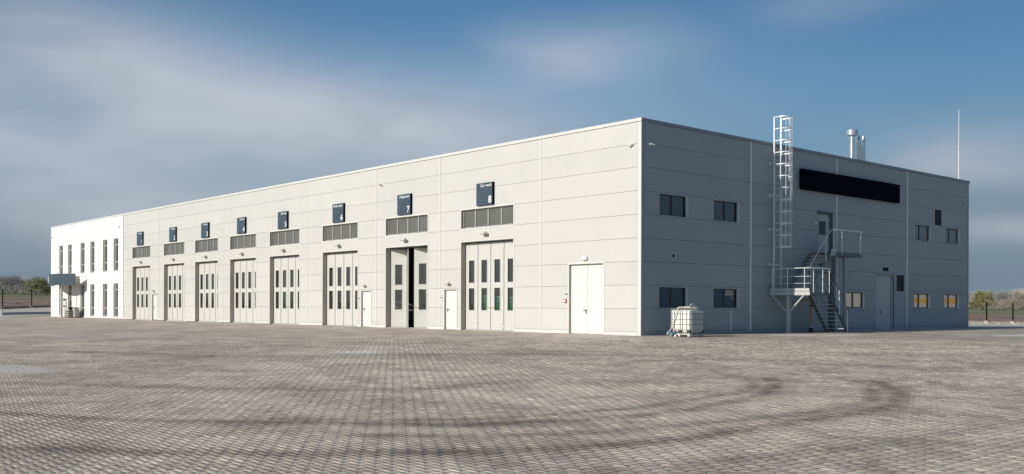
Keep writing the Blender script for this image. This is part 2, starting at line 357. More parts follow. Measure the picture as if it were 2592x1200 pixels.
# pale sand in the joints, just under the paver tops
gx = np.arange(-3, 33, .4); gy = np.arange(-39, 2, .4); X, Y_ = np.meshgrid(gx, gy); Zs = height(X, Y_) - .0045
ok = in_pavers(X, Y_, -.55); idn = np.arange(X.size).reshape(X.shape); fs = []
for j in range(X.shape[0] - 1):
    for i in range(X.shape[1] - 1):
        if ok[j, i] and ok[j, i + 1] and ok[j + 1, i] and ok[j + 1, i + 1]: fs.append((int(idn[j, i]), int(idn[j, i + 1]), int(idn[j + 1, i + 1]), int(idn[j + 1, i])))
me = bpy.data.meshes.new('joint_sand'); me.from_pydata(np.stack([X.ravel(), Y_.ravel(), Zs.ravel()], 1).tolist(), [], fs); me.materials.append(mat('joint_sand', (.38, .34, .28), .95, var=.2, scale=3)); me.shade_smooth()
o = bpy.data.objects.new('joint_sand', me); COL.objects.link(o); tag(o, kind='structure')
# interlocking concrete pavers (bone shaped), one by one; the 300 nearest are objects of their own
PU, PV = .196, .284
prof = [(.0955, .0829), (.067, .0829), (.035, .0585), (-.035, .0585), (-.067, .0829), (-.0955, .0829)]
out2 = [(v, u) for u, v in prof] + [(-v, u) for u, v in reversed(prof)]
def inset(pts, d):
    n = len(pts); r = []
    for i in range(n):
        p0 = Vector(pts[i - 1]); p1 = Vector(pts[i]); p2 = Vector(pts[(i + 1) % n]); a = (p1 - p0).normalized(); b = (p2 - p1).normalized()
        na = Vector((-a.y, a.x)); nb = Vector((-b.y, b.x)); m = (na + nb); m = m / max(.3, m.length_squared) * 2
        r.append(tuple(p1 + m * d * .5 * 1.0))
    return r
def area(p): return sum(p[i - 1][0] * p[i][1] - p[i][0] * p[i - 1][1] for i in range(len(p))) / 2
if area(out2) < 0: out2 = out2[::-1]
tprof = [(.0932, .0818), (.066, .0818), (.034, .0573), (-.034, .0573), (-.066, .0818), (-.0932, .0818)]
top2 = [(v, u) for u, v in tprof] + [(-v, u) for u, v in reversed(tprof)]
if area(top2) < 0: top2 = top2[::-1]
n12 = len(out2)
base_v = np.array([(x, y, 0) for x, y in top2] + [(x, y, -.0058) for x, y in out2])
quads = [[n12 + i, n12 + (i + 1) % n12, (i + 1) % n12, i] for i in range(n12)]
ii, jj = np.meshgrid(np.arange(-140, 200), np.arange(-240, 80))
cx_ = np.concatenate([(ii * PV).ravel(), (ii * PV + PV / 2).ravel()]); cy_ = np.concatenate([(jj * PU).ravel(), (jj * PU + PU / 2).ravel()])
k = in_pavers(cx_, cy_); cx_, cy_ = cx_[k], cy_[k]
dist = (cx_ - CAM.x) ** 2 + (cy_ - CAM.y) ** 2
vv = (cx_ - CAM.x) * FX + (cy_ - CAM.y) * FY; uu = (cx_ - CAM.x) * RX + (cy_ - CAM.y) * RY
vis = (vv > 9.75) & (np.abs(uu) < .519 * vv)
order = np.argsort(np.where(vis, dist, 1e9)); near = order[:300]
rest = np.setdiff1d(np.arange(len(cx_)), near)
rg = np.random.default_rng(3)
tone = np.clip(.58 + .095 * rg.standard_normal(len(cx_)) - .3 * (rg.random(len(cx_)) < .012), .1, 1)
lift = rg.normal(0, .0009, len(cx_)); tx = rg.normal(0, .008, len(cx_)); ty = rg.normal(0, .008, len(cx_))
def track_at(x, y):
    x = np.asarray(x, float); y = np.asarray(y, float); o_ = np.zeros(x.shape)
    for ti, pl in enumerate(TRACKS):
        w = (.22, .15, .24, .19, .22, .6, .4)[ti]; am = (.95, .75, .95, .72, .6, .5, .5)[ti]; best = np.full(x.shape, 1e9)
        pp = np.array(pl)
        for _ in range(2):      # round the corners of the line
            q1 = pp[:-1] * .75 + pp[1:] * .25; q2 = pp[:-1] * .25 + pp[1:] * .75; pp = np.concatenate([pp[:1], np.stack([q1, q2], 1).reshape(-1, 2), pp[-1:]])
        for (ax, ay), (bx, by) in zip(pp, pp[1:]):
            L2 = (bx - ax) ** 2 + (by - ay) ** 2 + 1e-9; t = np.clip(((x - ax) * (bx - ax) + (y - ay) * (by - ay)) / L2, 0, 1)
            best = np.minimum(best, np.hypot(x - ax - t * (bx - ax), y - ay - t * (by - ay)))
        o_ = np.maximum(o_, am * np.exp(-(best / w) ** 2))
    return o_
trk = track_at(cx_, cy_)
def pavers_mesh(idx, name, local=False):
    n = len(idx); B = base_v[None, :, :].repeat(n, 0)
    z = B[:, :, 2] + B[:, :, 0] * tx[idx, None] + B[:, :, 1] * ty[idx, None]
    if local: V = np.stack([B[:, :, 0], B[:, :, 1], z], 2)
    else:
        X = B[:, :, 0] + cx_[idx, None]; Y = B[:, :, 1] + cy_[idx, None]; V = np.stack([X, Y, height(X, Y) + z + lift[idx, None]], 2)
    V = V.reshape(-1, 3); off = (np.arange(n) * 2 * n12)
    lt = np.array([n12] + [4] * n12); pat = np.array(list(range(n12)) + [i for q in quads for i in q])
    me = bpy.data.meshes.new(name); me.vertices.add(len(V)); me.vertices.foreach_set('co', V.ravel())
    loops = (off[:, None] + pat[None, :]).ravel(); me.loops.add(len(loops)); me.loops.foreach_set('vertex_index', loops)
    tot_ = np.tile(lt, n); me.polygons.add(len(tot_)); me.polygons.foreach_set('loop_start', np.concatenate([[0], np.cumsum(tot_)[:-1]])); me.polygons.foreach_set('loop_total', tot_)
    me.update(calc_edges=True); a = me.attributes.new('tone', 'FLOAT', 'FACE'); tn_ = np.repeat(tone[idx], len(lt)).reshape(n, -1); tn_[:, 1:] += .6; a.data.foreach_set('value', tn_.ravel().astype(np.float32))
    pt = me.attributes.new('track', 'FLOAT', 'POINT'); tv = np.repeat(trk[idx], 2 * n12) if local else track_at(V[:, 0], V[:, 1]); pt.data.foreach_set('value', tv.astype(np.float32))
    me.materials.append(PAVE); return me
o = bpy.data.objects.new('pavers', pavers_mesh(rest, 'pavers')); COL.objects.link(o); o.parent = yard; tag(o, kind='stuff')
PMC = {}
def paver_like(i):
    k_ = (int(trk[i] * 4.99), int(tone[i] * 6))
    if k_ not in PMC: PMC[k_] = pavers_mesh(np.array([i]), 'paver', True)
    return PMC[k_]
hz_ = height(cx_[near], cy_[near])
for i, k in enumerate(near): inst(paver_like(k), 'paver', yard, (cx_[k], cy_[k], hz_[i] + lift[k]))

# ------------------------------------------------------------------ the hall
HX0 = -59.72; HY1 = 31.1
hall = empty('workshop_hall', (0, 0, 0)); tag(hall, 'long workshop hall with eight gates in its pale front and a dark grey gable', 'workshop')
GATES = [(-57.53, -53.6), (-50.72, -46.74), (-44.73, -40.78), (-38.77, -34.82), (-32.81, -28.84), (-25.95, -21.97), (-19.04, -15.07), (-12.19, -8.13)]
PEDS = [(-53.17, -52.16), (-21.57, -20.55), (-13.59, -12.56)]
DD = (-4.3, -2.18, 0, 3.13)
opsL = [(a, b, 0, 4.5) for a, b in GATES] + [(a, b, 5.19, 6.14) for a, b in GATES] + [(a, b, 0, 2.08) for a, b in PEDS] + [DD]
RWIN = [(1.17, 3.13, 5.17, 6.13), (4.96, 6.93, 5.17, 6.13), (1.17, 3.13, 1.17, 2.09), (4.96, 6.93, 1.17, 2.09), (16.4, 18.36, 1.17, 2.06),
        (23.98, 25.98, 1.17, 2.06), (27.8, 29.8, 1.17, 2.06), (24.05, 26.05, 5.17, 6.1), (27.89, 29.88, 5.17, 6.1)]
RDOOR = [(13.02, 15.05, 0, 3.05), (19.58, 21.62, 0, 3.05), (13.61, 15.1, 4.0, 6.1)]
RLOUV = [(2.01, 2.29, 3.34, 3.57), (26.47, 27.49, 6.13, 7.17), (20.25, 21.07, 3.2, 3.52), (21.82, 22.87, 2.1, 3.12), (13.74, 14.45, 3.3, 3.55)]
opsR = RWIN + RDOOR + RLOUV
def clad(F, bays, ops, m, endgap):
    gp_ = .07 if endgap else .003
    zs = [.15 + i * 1.0 - .01 * i * (i > 5) * 0 for i in range(9)] + [9.07]; zs[1] = 1.14
    for (b0, b1) in bays:
        for z0, z1 in zip(zs, zs[1:]):
            rs = cut(b0 + .045, b1 - .045, z0 + .006, z1 - .006, [(o[0] - gp_, o[1] + gp_, o[2] - (gp_ if o[2] > .1 else 0), o[3] + gp_) for o in ops])
            # group boxes that touch into one panel
            groups = []
            for r in rs:
                for gp in groups:
                    if any(abs(r[0] - t[1]) < 1e-6 for t in gp): gp.append(r); break
                else: groups.append([r])
            for gp in groups:
                b = MB(); dd = random.uniform(-.0015, .0015)
                for r in gp: F(b, r[0], r[1], -.04, dd, r[2], r[3])
                b.build('panel', m, hall)
jl = [HX0, -51.7, -39.85, -27.85, -20.02, -14.0, -6.2, -.16]
clad(LW, list(zip(jl, jl[1:])), opsL, CLAD, 1)
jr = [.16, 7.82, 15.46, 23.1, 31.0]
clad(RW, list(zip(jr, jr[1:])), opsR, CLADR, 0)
b = MB()
for r in cut(HX0, -.02, 0, 9.07, opsL): LW(b, r[0], r[1], -.24, -.05, r[2], r[3])
b.build('wall', BACK, hall)
b = MB()
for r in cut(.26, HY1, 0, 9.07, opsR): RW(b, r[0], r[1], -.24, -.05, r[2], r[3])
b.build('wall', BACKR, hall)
b = MB(); b.box(HX0, -.26, HY1 - .25, HY1, 0, 9.07); b.box(HX0, HX0 + .2, .3, HY1 - .26, 0, 9.07); b.build('wall', CLAD, hall)
# vertical joint strips
for u in jl[1:-1]: b = MB(); LW(b, u - .04, u + .04, -.04, .014, .16, 9.06); b.build('joint_strip', TRIM, hall)
for u in jr[1:-1]: b = MB(); RW(b, u - .032, u + .032, -.04, .03, .1, 9.06); b.build('joint_strip', STRIP, hall)
b = MB(); RW(b, 6.26, 6.30, .004, .035, .1, 1.05); b.build('cable_duct', STRIP, hall)
# corner flashing, base flashing, coping
b = MB(); LW(b, -.19, .008, -.03, .008, 0, 9.06); b.build('corner_flashing', TRIM, hall)
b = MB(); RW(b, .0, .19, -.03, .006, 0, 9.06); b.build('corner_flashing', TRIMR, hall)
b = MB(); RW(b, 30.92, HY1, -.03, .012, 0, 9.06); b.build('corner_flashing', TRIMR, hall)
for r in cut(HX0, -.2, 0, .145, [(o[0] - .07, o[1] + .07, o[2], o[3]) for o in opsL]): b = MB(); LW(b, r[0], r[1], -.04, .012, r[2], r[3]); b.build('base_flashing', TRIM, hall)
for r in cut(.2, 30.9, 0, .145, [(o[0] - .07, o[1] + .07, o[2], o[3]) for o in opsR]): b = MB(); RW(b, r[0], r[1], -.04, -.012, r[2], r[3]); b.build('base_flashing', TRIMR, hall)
b = MB(); LW(b, HX0, .05, -.4, .045, 9.07, 9.205); b.build('coping', TRIM, hall)
b = MB(); RW(b, .41, 31.16, -.4, .05, 9.07, 9.2); b.box(HX0, -.41, HY1 - .35, HY1 + .05, 9.07, 9.2); RW(b, -.044, .409, -.0, .051, 9.071, 9.201); b.build('coping', mat('coping_grey', (.22, .26, .31), .4), hall)
b = MB(); b.box(HX0 + .05, -.3, .3, HY1 - .3, 8.55, 8.75); b.build('roof', ROOFM, hall)
# interior shell
b = MB(); b.box(HX0 + .2, -.25, .26, HY1 - .26, -.1, .015); b.build('floor', INTF, hall)
b = MB(); b.box(HX0 + .3, -.3, 14.0, 14.15, .02, 8.5); b.build('inner_wall', INTW, hall)
for u in (-53.3, -46.0, -40.3, -34.0, -27.5, -20.7, -14.4, -7.0):
    b = MB(); b.box(u - .05, u + .05, 6.0, 13.9, .02, 5.0); b.build('inner_wall', INTW, hall)

def surround(F, o, w, m, bottom=True, proud=.012, sill=False):
    b = MB(); u0, u1, z0, z1 = o
    F(b, u0 - w, u0, -.04, proud, z0 if not bottom else z0 - w, z1 + w); F(b, u1, u1 + w, -.04, proud, z0 if not bottom else z0 - w, z1 + w)
    F(b, u0, u1, -.04, proud, z1, z1 + w)
    if bottom: F(b, u0, u1, -.04, proud + (.03 if sill else 0), z0 - w, z0)
    b.build('surround', m, hall)
def lining(F, o, depth, m, bottom=True, t=.012):
    b = MB(); u0, u1, z0, z1 = o
    F(b, u0, u0 + t, -depth, -.002, z0, z1); F(b, u1 - t, u1, -depth, -.002, z0, z1); F(b, u0 + t, u1 - t, -depth, -.002, z1 - t, z1)
    if bottom: F(b, u0 + t, u1 - t, -depth, -.002, z0, z0 + t)
    b.build('reveal', m, hall)

# gate leaves
LWD, LH = .985, 4.42
def leaf_mesh():
    b = MB(); pn = [(.285, .715, 2.42, 3.56), (.285, .715, 1.02, 2.14)]
    for r in cut(.012, LWD, .03, LH, [(p[0], p[1], p[2], p[3]) for p in pn]): b.box(r[0], r[1], 0, .06, r[2], r[3])
    for p in pn:      # raised glazing beads
        w = .035
        b.box(p[0] - w, p[0], -.014, -.001, p[2] - w, p[3] + w); b.box(p[1], p[1] + w, -.014, -.001, p[2] - w, p[3] + w)
        b.box(p[0], p[1], -.014, -.001, p[3], p[3] + w); b.box(p[0], p[1], -.014, -.001, p[2] - w, p[2])
    return b.mesh('gate_leaf', LEAF)
LM = leaf_mesh()
b = MB(); b.box(.285, .715, .022, .034, 2.42, 3.56); PM1 = b.mesh('pane', GLS)
b = MB(); b.box(.285, .715, .022, .034, 1.02, 2.14); PM2 = b.mesh('pane', GLS)
b = MB(); b.box(-.012, .0, -.012, .03, .035, LH - .01); SEAL = b.mesh('seal', RUB)
b = MB(); [b.box(-.03, .03, -.032, -.012, z - .06, z + .06) for z in (.22, 2.28, 4.2)]; HNG = b.mesh('hinge', LEAF)
MARK = mat('hazard_yellow', (.7, .52, .02), .5)
b = MB(); b.box(0, .21, -.006, -.0015, 1.12, 1.165)
b.cur = 1; [b.box(.01 + i * .07, .04 + i * .07, -.009, -.0065, 1.12, 1.165) for i in range(3)]; TAPE = b.mesh('hazard_strip', [MARK, BLK])
def leaf(x, d, rz, tape=None, hinge=True):
    o = inst(LM, 'gate_leaf', hall, (x, d, 0), (0, 0, rz)); inst(PM1, 'pane', o); inst(PM2, 'pane', o); inst(SEAL, 'seal', o)
    if hinge: inst(HNG, 'hinge', o)
    if tape is not None: inst(TAPE, 'hazard_strip', o, (tape, 0, 0))
    return o
for gi, (a, c) in enumerate(GATES):
    o = (a, c, 0, 4.5); surround(LW, o, .065, TRIM, bottom=False); lining(LW, o, .42, JAMB, bottom=False)
    b = MB(); b.box(a + .02, c - .02, .2, .9, -.05, .018); b.build('threshold', GALVP, hall)
    b = MB(); b.box(a + .02, c - .02, .32, .40, 4.43, 4.495); b.build('gate_track', STEELD, hall)
    s = (c - a - .03) / 4; x0 = a + .02
    if gi != 6:
        for k in range(4): leaf(x0 + k * s, .29, 0, {1: .76, 2: .04}.get(k), hinge=(k in (1, 3)))
    else:
        th = math.radians(34)
        leaf(x0, .30, th, None, False).name = 'gate_leaf'
        kx, ky = x0 + s * math.cos(th), .30 + s * math.sin(th)
        leaf(kx + .04, ky, -th, None)
        jx = c - .02; kx2, ky2 = jx - s * math.cos(th), .30 + s * math.sin(th)
        leaf(kx2 - s * math.cos(th) - .01, .30, th, .02, False)
        leaf(kx2 + .03, ky2, -th, None)
    # transom window
    o = (a, c, 5.19, 6.14); surround(LW, o, .075, TRIM, proud=.014); lining(LW, o, .2, JAMB)
    f = MB(); u0, u1, z0, z1 = a + .012, c - .012, 5.202, 6.128; w = .055
    LW(f, u0, u1, -.17, -.11, z0, z0 + w); LW(f, u0, u1, -.17, -.11, z1 - w, z1)
    LW(f, u0, u0 + w, -.17, -.11, z0 + w, z1 - w); LW(f, u1 - w, u1, -.17, -.11, z0 + w, z1 - w)
    for k in (1, 2, 3): um = u0 + (u1 - u0) * k / 4; LW(f, um - .045, um + .045, -.17, -.105, z0 + w, z1 - w)
    fo = f.build('transom_window', FRG, hall)
    for k in range(4):
        p0 = u0 + (u1 - u0) * k / 4 + .055; p1 = u0 + (u1 - u0) * (k + 1) / 4 - .055
        p = MB(); LW(p, p0, p1, -.15, -.135, z0 + w, z1 - w); p.build('pane', PANEG, fo)
        h = MB(); LW(h, p0 + .06, p0 + .10, -.109, -.085, z0 + .01, z0 + .04); LW(h, p1 - .10, p1 - .06, -.109, -.085, z0 + .01, z0 + .04); h.build('latch', BLK, fo)
def handle(parent, F, u, d, z, s=1):
    b = MB(); F(b, u - .022, u + .022, d, d + .012, z - .15, z + .05); F(b, u - .012, u + .012, d, d + .05, z - .012, z + .012)
    F(b, u - .15 * (s > 0) - .01, u + .15 * (s < 0) + .01, d + .04, d + .055, z - .012, z + .012); b.build('handle', BLK, parent)
for (a, c) in PEDS:
    o = (a, c, 0, 2.08); surround(LW, o, .06, TRIM, bottom=False); lining(LW, o, .12, JAMB, bottom=False)
    b = MB(); b.box(a + .015, c - .015, .10, .15, .01, 2.065); dr = b.build('door', DOORW, hall); handle(dr, LW, a + .17, -.10, 1.05, -1)
u0, u1, z0, z1 = DD; surround(LW, DD, .075, TRIM, bottom=False); lining(LW, DD, .14, JAMB, bottom=False); mid = (u0 + u1) / 2
for (p, q, hs) in ((u0 + .015, mid - .006, 1), (mid + .006, u1 - .015, 0)):
    b = MB(); b.box(p, q, .11, .16, .01, z1 - .02); dr = b.build('door', DOORW, hall)
    if hs:
        handle(dr, LW, q - .06, -.11, 1.05, 1)
        b = MB(); [b.box(p + .0, p + .02, .09, .108, z - .07, z + .07) for z in (.35, 1.6, 2.75)]; b.build('hinge', GALVP, dr)
# dark gable windows
def rwin(o, glassm, blind=None, split=.5, yel=False):
    lining(RW, o, .145, mat('reveal_pale', (.80, .82, .84), .5)); u0, u1, z0, z1 = o
    s = MB(); RW(s, u0 - .05, u1 + .06, -.04, .03, z0 - .05, z0 - .002); s.build('sill', TRIMR, hall)
    f = MB(); w = .055; u0 += .012; u1 -= .012; z0 += .012; z1 -= .012; um = u0 + (u1 - u0) * split
    for q in ((u0, u1, z0, z0 + w), (u0, u1, z1 - w, z1), (u0, u0 + w, z0 + w, z1 - w), (u1 - w, u1, z0 + w, z1 - w), (um - .045, um + .045, z0 + w, z1 - w)): RW(f, q[0], q[1], -.19, -.135, q[2], q[3])
    fo = f.build('window', FRD, hall)
    for (p, q) in ((u0 + w, um - .045), (um + .045, u1 - w)):
        g_ = MB(); RW(g_, p, q, -.165, -.155, z0 + w, z1 - w); g_.build('pane', glassm, fo)
    if blind == 'full':
        for (p, q) in ((u0 + w, um - .05), (um + .05, u1 - w)):
            bb = MB(); RW(bb, p - .03, q + .03, -.215, -.205, z0 + .03, z1 - .02)
            if yel: bb.cur = 1; RW(bb, p - .03, q + .03, -.204, -.202, z0 + .30, z0 + .60)
            bb.build('roller_blind', [BLIND, BLINDY], fo)
    if blind == 'slit':
        bb = MB(); RW(bb, um - .16, um - .07, -.215, -.205, z0 + .03, z1 - .02); RW(bb, u1 - w - .10, u1 - w - .01, -.215, -.205, z0 + .03, z1 - .02); bb.build('curtain', PALEB, fo)
    return fo
for i, o in enumerate(RWIN):
    if i in (0, 1): rwin(o, GLD, 'slit')
    elif i in (2,): rwin(o, GLD)
    elif i == 3: rwin(o, GLD)
    elif i == 4: rwin(o, GLB, 'full')
    elif i in (5, 6): rwin(o, GLB, 'full', .42, True)
    else: rwin(o, glass('dusk_glass', (.45, .47, .5), .05), 'full', .4)
# warm objects lit behind the lower second window: rafters seen through the glass
b = MB(); b.box(-1.2, -1.1, 5.3, 6.9, 1.84, 1.9); b.beam((-1.1, 5.9, 1.8), (-1.1, 6.8, 1.25), .06, .1, (1, 0, 0)); b.box(-1.15, -1.05, 5.5, 5.75, 1.3, 1.8); b.build('roof_truss', PALEB, hall)
for i, o in enumerate(RDOOR):
    lining(RW, o, .14, mat('reveal_slate', (.12, .14, .17), .5), bottom=False); u0, u1, z0, z1 = o
    b = MB(); b.box(-.15, -.10, u0 + .015, u1 - (.2 if i else .015), z0 + .01, z1 - .05); dr = b.build('door', DOORG if i else mat('door_slate', (.33, .36, .40), .45), hall)
    b = MB(); b.box(-.13, -.05, u1 - .19, u1 - .013, z0, z1 - .02); b.box(-.13, -.06, u0 + .013, u1 - .2, z1 - .049, z1 - .013); b.build('door_frame', STEELD if i != 1 else CLADR, hall)
    b = MB(); [b.box(-.099, -.08, u1 - .22, u1 - .2, z - .08, z + .08) for z in (z0 + .3, z0 + (z1 - z0) * .62, z1 - .35)]; b.build('hinge', GALVP, dr)
    handle(dr, RW, u0 + (.72 if i == 1 else .15), -.10, z0 + 1.02, 1)
    if i == 2:
        b = MB(); b.box(-.099, -.088, u0 + .3, u0 + .95, z0 + .98, z1 - .42); b.build('pane', FRD, dr)
        b = MB(); [b.box(-.099, -.08, *q) for q in ((u0 + .24, u0 + .3, z0 + .92, z1 - .36), (u0 + .95, u0 + 1.01, z0 + .92, z1 - .36))]
        [b.box(-.099, -.08, u0 + .3, u0 + .95, *q) for q in ((z0 + .92, z0 + .98), (z1 - .42, z1 - .36))]; b.build('pane_frame', DOORG, dr)
b = MB(); RW(b, 13.58, 15.02, .0, .13, 6.105, 6.14); b.build('drip_cap', STEELD, hall)
for o in RLOUV:
    u0, u1, z0, z1 = o; b = MB(); w = .035
    for q in ((u0, u1, z0, z0 + w), (u0, u1, z1 - w, z1), (u0, u0 + w, z0 + w, z1 - w), (u1 - w, u1, z0 + w, z1 - w)): RW(b, q[0], q[1], -.06, .012, q[2], q[3])
    fo = b.build('vent_grille', mat('grille_frame', (.60, .64, .68), .4), hall)
    b = MB(); RW(b, u0, u1, -.1, -.07, z0, z1); b.build('backing', BLK, fo)
    n = max(3, int((z1 - z0) / .075))
    for k in range(n):
        z = z0 + w + (z1 - z0 - 2 * w) * (k + .5) / n; b = MB(); b.beam((-.03, u0 + w, z), (-.03, u1 - w, z), .045, .006, (.6, 0, .8)); b.build('slat', LOUV, fo)

# ------------------------------------------------------------------ white office block
office = empty('office_block', (-70, 0, 0)); tag(office, 'bright white rendered office block with tall narrow windows at the far end of the hall', 'office building')
def OB(b, u0, u1, d0, d1, z0, z1): b.box(u0 + 70, u1 + 70, -d0, -d1, z0, z1)
WW = [(-77.34, -76.22), (-74.63, -73.52), (-70.9, -69.77), (-68.13, -67.03), (-64.78, -63.66), (-62.05, -60.92)]
opsO = [(a, c, 4.28, 7.13) for a, c in WW] + [(a, c, .18, 3.13) for a, c in WW]
b = MB()
for r in cut(-80, HX0, 0, 9.08, opsO): OB(b, r[0], r[1], -.35, .02, r[2], r[3])
b.box(-10, -9.7, .36, 30.9, 0, 9.08); b.box(-10, 70 + HX0, 30.9, 31.1, 0, 9.08); b.build('wall', PLAST, office)
b = MB(); b.box(-9.69, 70 + HX0, .36, 30.8, 8.6, 8.8); b.build('roof', ROOFM, office)
b = MB(); b.box(-9.69, 70 + HX0, 6.0, 6.2, 0, 8.5); b.box(-9.69, 70 + HX0, .4, 5.9, 3.6, 3.9); b.build('inner_wall', mat('interior_pale', (.55, .54, .5), .8), office)
b = MB(); OB(b, -80.05, HX0 + .0, -.4, .06, 9.09, 9.2); b.box(-10.05, -9.65, .41, 31.1, 9.09, 9.2); b.build('coping', DOORW, office)
for (a, c, z0, z1) in opsO:
    f = MB(); w = .07; tall = z1 - z0
    zs = (z0 + tall * (.27 if z0 > 1 else .26), z0 + tall * .81)
    OB(f, a, a + .2, -.16, -.08, z0, z1); OB(f, c - w, c, -.16, -.08, z0, z1); OB(f, a + .2, c - w, -.16, -.08, z0, z0 + w); OB(f, a + .2, c - w, -.16, -.08, z1 - w, z1)
    OB(f, a + .46, a + .55, -.16, -.07, z0 + w, z1 - w)
    for z in zs: OB(f, a + .2, a + .46, -.16, -.07, z - .05, z + .05); OB(f, a + .55, c - w, -.16, -.07, z - .05, z + .05)
    fo = f.build('window', FRG, office); lv = [z0 + w] + [q for z in zs for q in (z - .05, z + .05)] + [z1 - w]
    for q0, q1 in zip(lv[::2], lv[1::2]):
        for p0, p1 in ((a + .2, a + .46), (a + .55, c - w)): p = MB(); OB(p, p0, p1, -.13, -.12, q0, q1); p.build('pane', GLS, fo)
    s = MB(); OB(s, a - .03, c + .03, .0, .05, z0 - .04, z0 - .001); s.build('sill', GALVP, office)

# canopy with curved fascia board
can = empty('entrance_canopy', (-73.6, 0, 0)); tag(can, 'blank slate blue curved fascia board with ribbed pale canopy over the white office entrance', 'canopy')
arc = []
for i in range(25):
    t = i / 24; X = -77.35 + (77.35 - 69.2) * t; base = .5 + .58 * t; p = base + (2.15 - .89) * (1 - (2 * t - 1) ** 2); arc.append((X + 73.6, p))
b = MB()
for (x0, p0), (x1, p1) in zip(arc, arc[1:]):
    for zz in (0,):
        b.face([(x0, -p0, 3.08), (x1, -p1, 3.08), (x1, -p1, 4.16), (x0, -p0, 4.16)]); b.face([(x1, -p1 + .06, 3.08), (x0, -p0 + .06, 3.08), (x0, -p0 + .06, 4.16), (x1, -p1 + .06, 4.16)])
        b.face([(x0, -p0, 4.16), (x1, -p1, 4.16), (x1, -p1 + .06, 4.16), (x0, -p0 + .06, 4.16)]); b.face([(x0, -p0, 3.08), (x0, -p0 + .06, 3.08), (x1, -p1 + .06, 3.08), (x1, -p1, 3.08)])
for (x, p) in (arc[0], arc[-1]): b.face([(x, -p, 3.08), (x, -p + .06, 3.08), (x, -p + .06, 4.16), (x, -p, 4.16)])
b.build('fascia_board', NAVY, can)
b = MB()
for i in range(4): z = 3.38 + i * .155; b.box(-3.9, 2.4, -1.05, -.02, z, z + .12); b.box(-3.9, 2.36, -1.02, -.02, z + .121, z + .154)
b.build('canopy_body', mat('canopy_cream', (.62, .60, .52), .5), can)
b = MB(); b.box(1.30, 1.43, -1.42, -1.29, -.02, 3.5); b.build('post', DOORW, can)
def at_wall(Xa, d): return Xa + (27.64 - Xa) * d / 31.6
t_ = empty('information_stele', (at_wall(-75.55, .5), -.5, 0)); tag(t_, 'slim pale information stele with two dark bands beside the office entrance', 'sign')
b = MB(); b.box(-.36, .36, -.06, .06, .12, 1.84); b.build('panel', DOORW, t_)
b = MB(); b.box(-.33, .33, -.075, -.061, 1.62, 1.8); b.box(-.33, .33, -.075, -.061, 1.0, 1.14); b.build('header', BLK, t_)
b = MB(); [b.box(-.26, .0, -.066, -.061, 1.54 - i * .09, 1.56 - i * .09) for i in range(4)]; [b.box(-.2, .14, -.066, -.061, .9 - i * .09, .92 - i * .09) for i in range(3)]; b.build('text_lines', FRG, t_)
b = MB(); b.box(-.4, .4, -.12, .12, 0, .12); b.build('base', FRG, t_)
t_ = empty('slatted_planter', (at_wall(-73.8, .8), -.8, 0)); tag(t_, 'pale slatted planter box holding a dark spiky plant by the office entrance', 'planter')
for z in (.06, .24, .42, .60): b = MB(); b.box(-.62, .62, -.4, -.37, z, z + .12); b.box(-.62, .62, .37, .4, z, z + .12); b.box(-.62, -.59, -.37, .37, z, z + .12); b.box(.59, .62, -.37, .37, z, z + .12); b.build('slat', JAMB, t_)
b = MB(); b.box(-.57, .57, -.36, .36, .0, .66); b.build('liner', BLK, t_)
for i in range(9):
    a = i * .7; b = MB(); l = .5 + .15 * (i % 3); p = [(0, 0, .66), (math.cos(a) * l * .4, math.sin(a) * l * .3, .66 + .28), (math.cos(a) * l * .9, math.sin(a) * l * .6, .66 + .34)]; b.tube(p, .07, 4, .01); b.build('leaf', mat('plant_dark', (.015, .022, .015), .6), t_)
t_ = empty('litter_bin', (at_wall(-72.2, .6), -.6, 0)); tag(t_, 'narrow grey litter bin standing by the white office wall', 'bin')
b = MB(); b.box(-.3, .3, -.2, .2, .04, .8); b.build('body', JAMB, t_, bevel=.01); b = MB(); b.box(-.32, .32, -.22, .22, .82, .96); b.build('lid', FRG, t_, bevel=.01); b = MB(); b.box(-.25, .25, -.15, .15, 0, .04); b.box(-.26, .26, -.16, .16, .801, .819); b.build('base', BLK, t_)
t_ = empty('marker_post', (-84.3, -3.6, float(height(-84.3, -3.6)))); tag(t_, 'tiny pale marker post standing alone on the yard left of the white office block', 'bollard')
b = MB(); b.cyl((0, 0), .09, 0, .75, 10); b.build('post', DOORW, t_); b = MB(); b.cyl((0, 0), .095, .55, .65, 10); b.build('band', JAMB, t_)

# ------------------------------------------------------------------ bay signs
def text_mesh(txt, size, mtl, sx=1.0, off=.012):
    c = bpy.data.curves.new('t', 'FONT'); c.body = txt; c.size = size; c.extrude = .004; c.offset = off * size * .8; c.align_x = 'RIGHT'; c.resolution_u = 3
    o = bpy.data.objects.new('t', c); COL.objects.link(o); dg = bpy.context.evaluated_depsgraph_get(); me = bpy.data.meshes.new_from_object(o.evaluated_get(dg))
    bpy.data.objects.remove(o); w = max(v.co.x for v in me.vertices) - min(v.co.x for v in me.vertices); mx = max(v.co.x for v in me.vertices)
    for v in me.vertices: v.co.x = (v.co.x - mx)
    me.materials.clear(); me.materials.append(mtl); return me, w
SIGNS = [(-56.33, 'Service', '1', .74), (-49.46, 'Service', '2', .74), (-43.48, 'Service', '3', .74), (-37.52, 'Service', '4', .74), (-31.55, 'Service', '5', .74), (-24.66, 'Body repair', '6', 1.02), (-17.79, 'Diagnostic', '7', .95), (-10.85, 'Car wash', '8', .86)]
b = MB(); b.box(0, 1.24, -.10, -.012, 0, 1.12); SG = b.mesh('board', NAVY)
b = MB(); b.box(1.24, 1.30, -.102, -.012, 0, 1.12); SE = b.mesh('edge_trim', BLACKS)
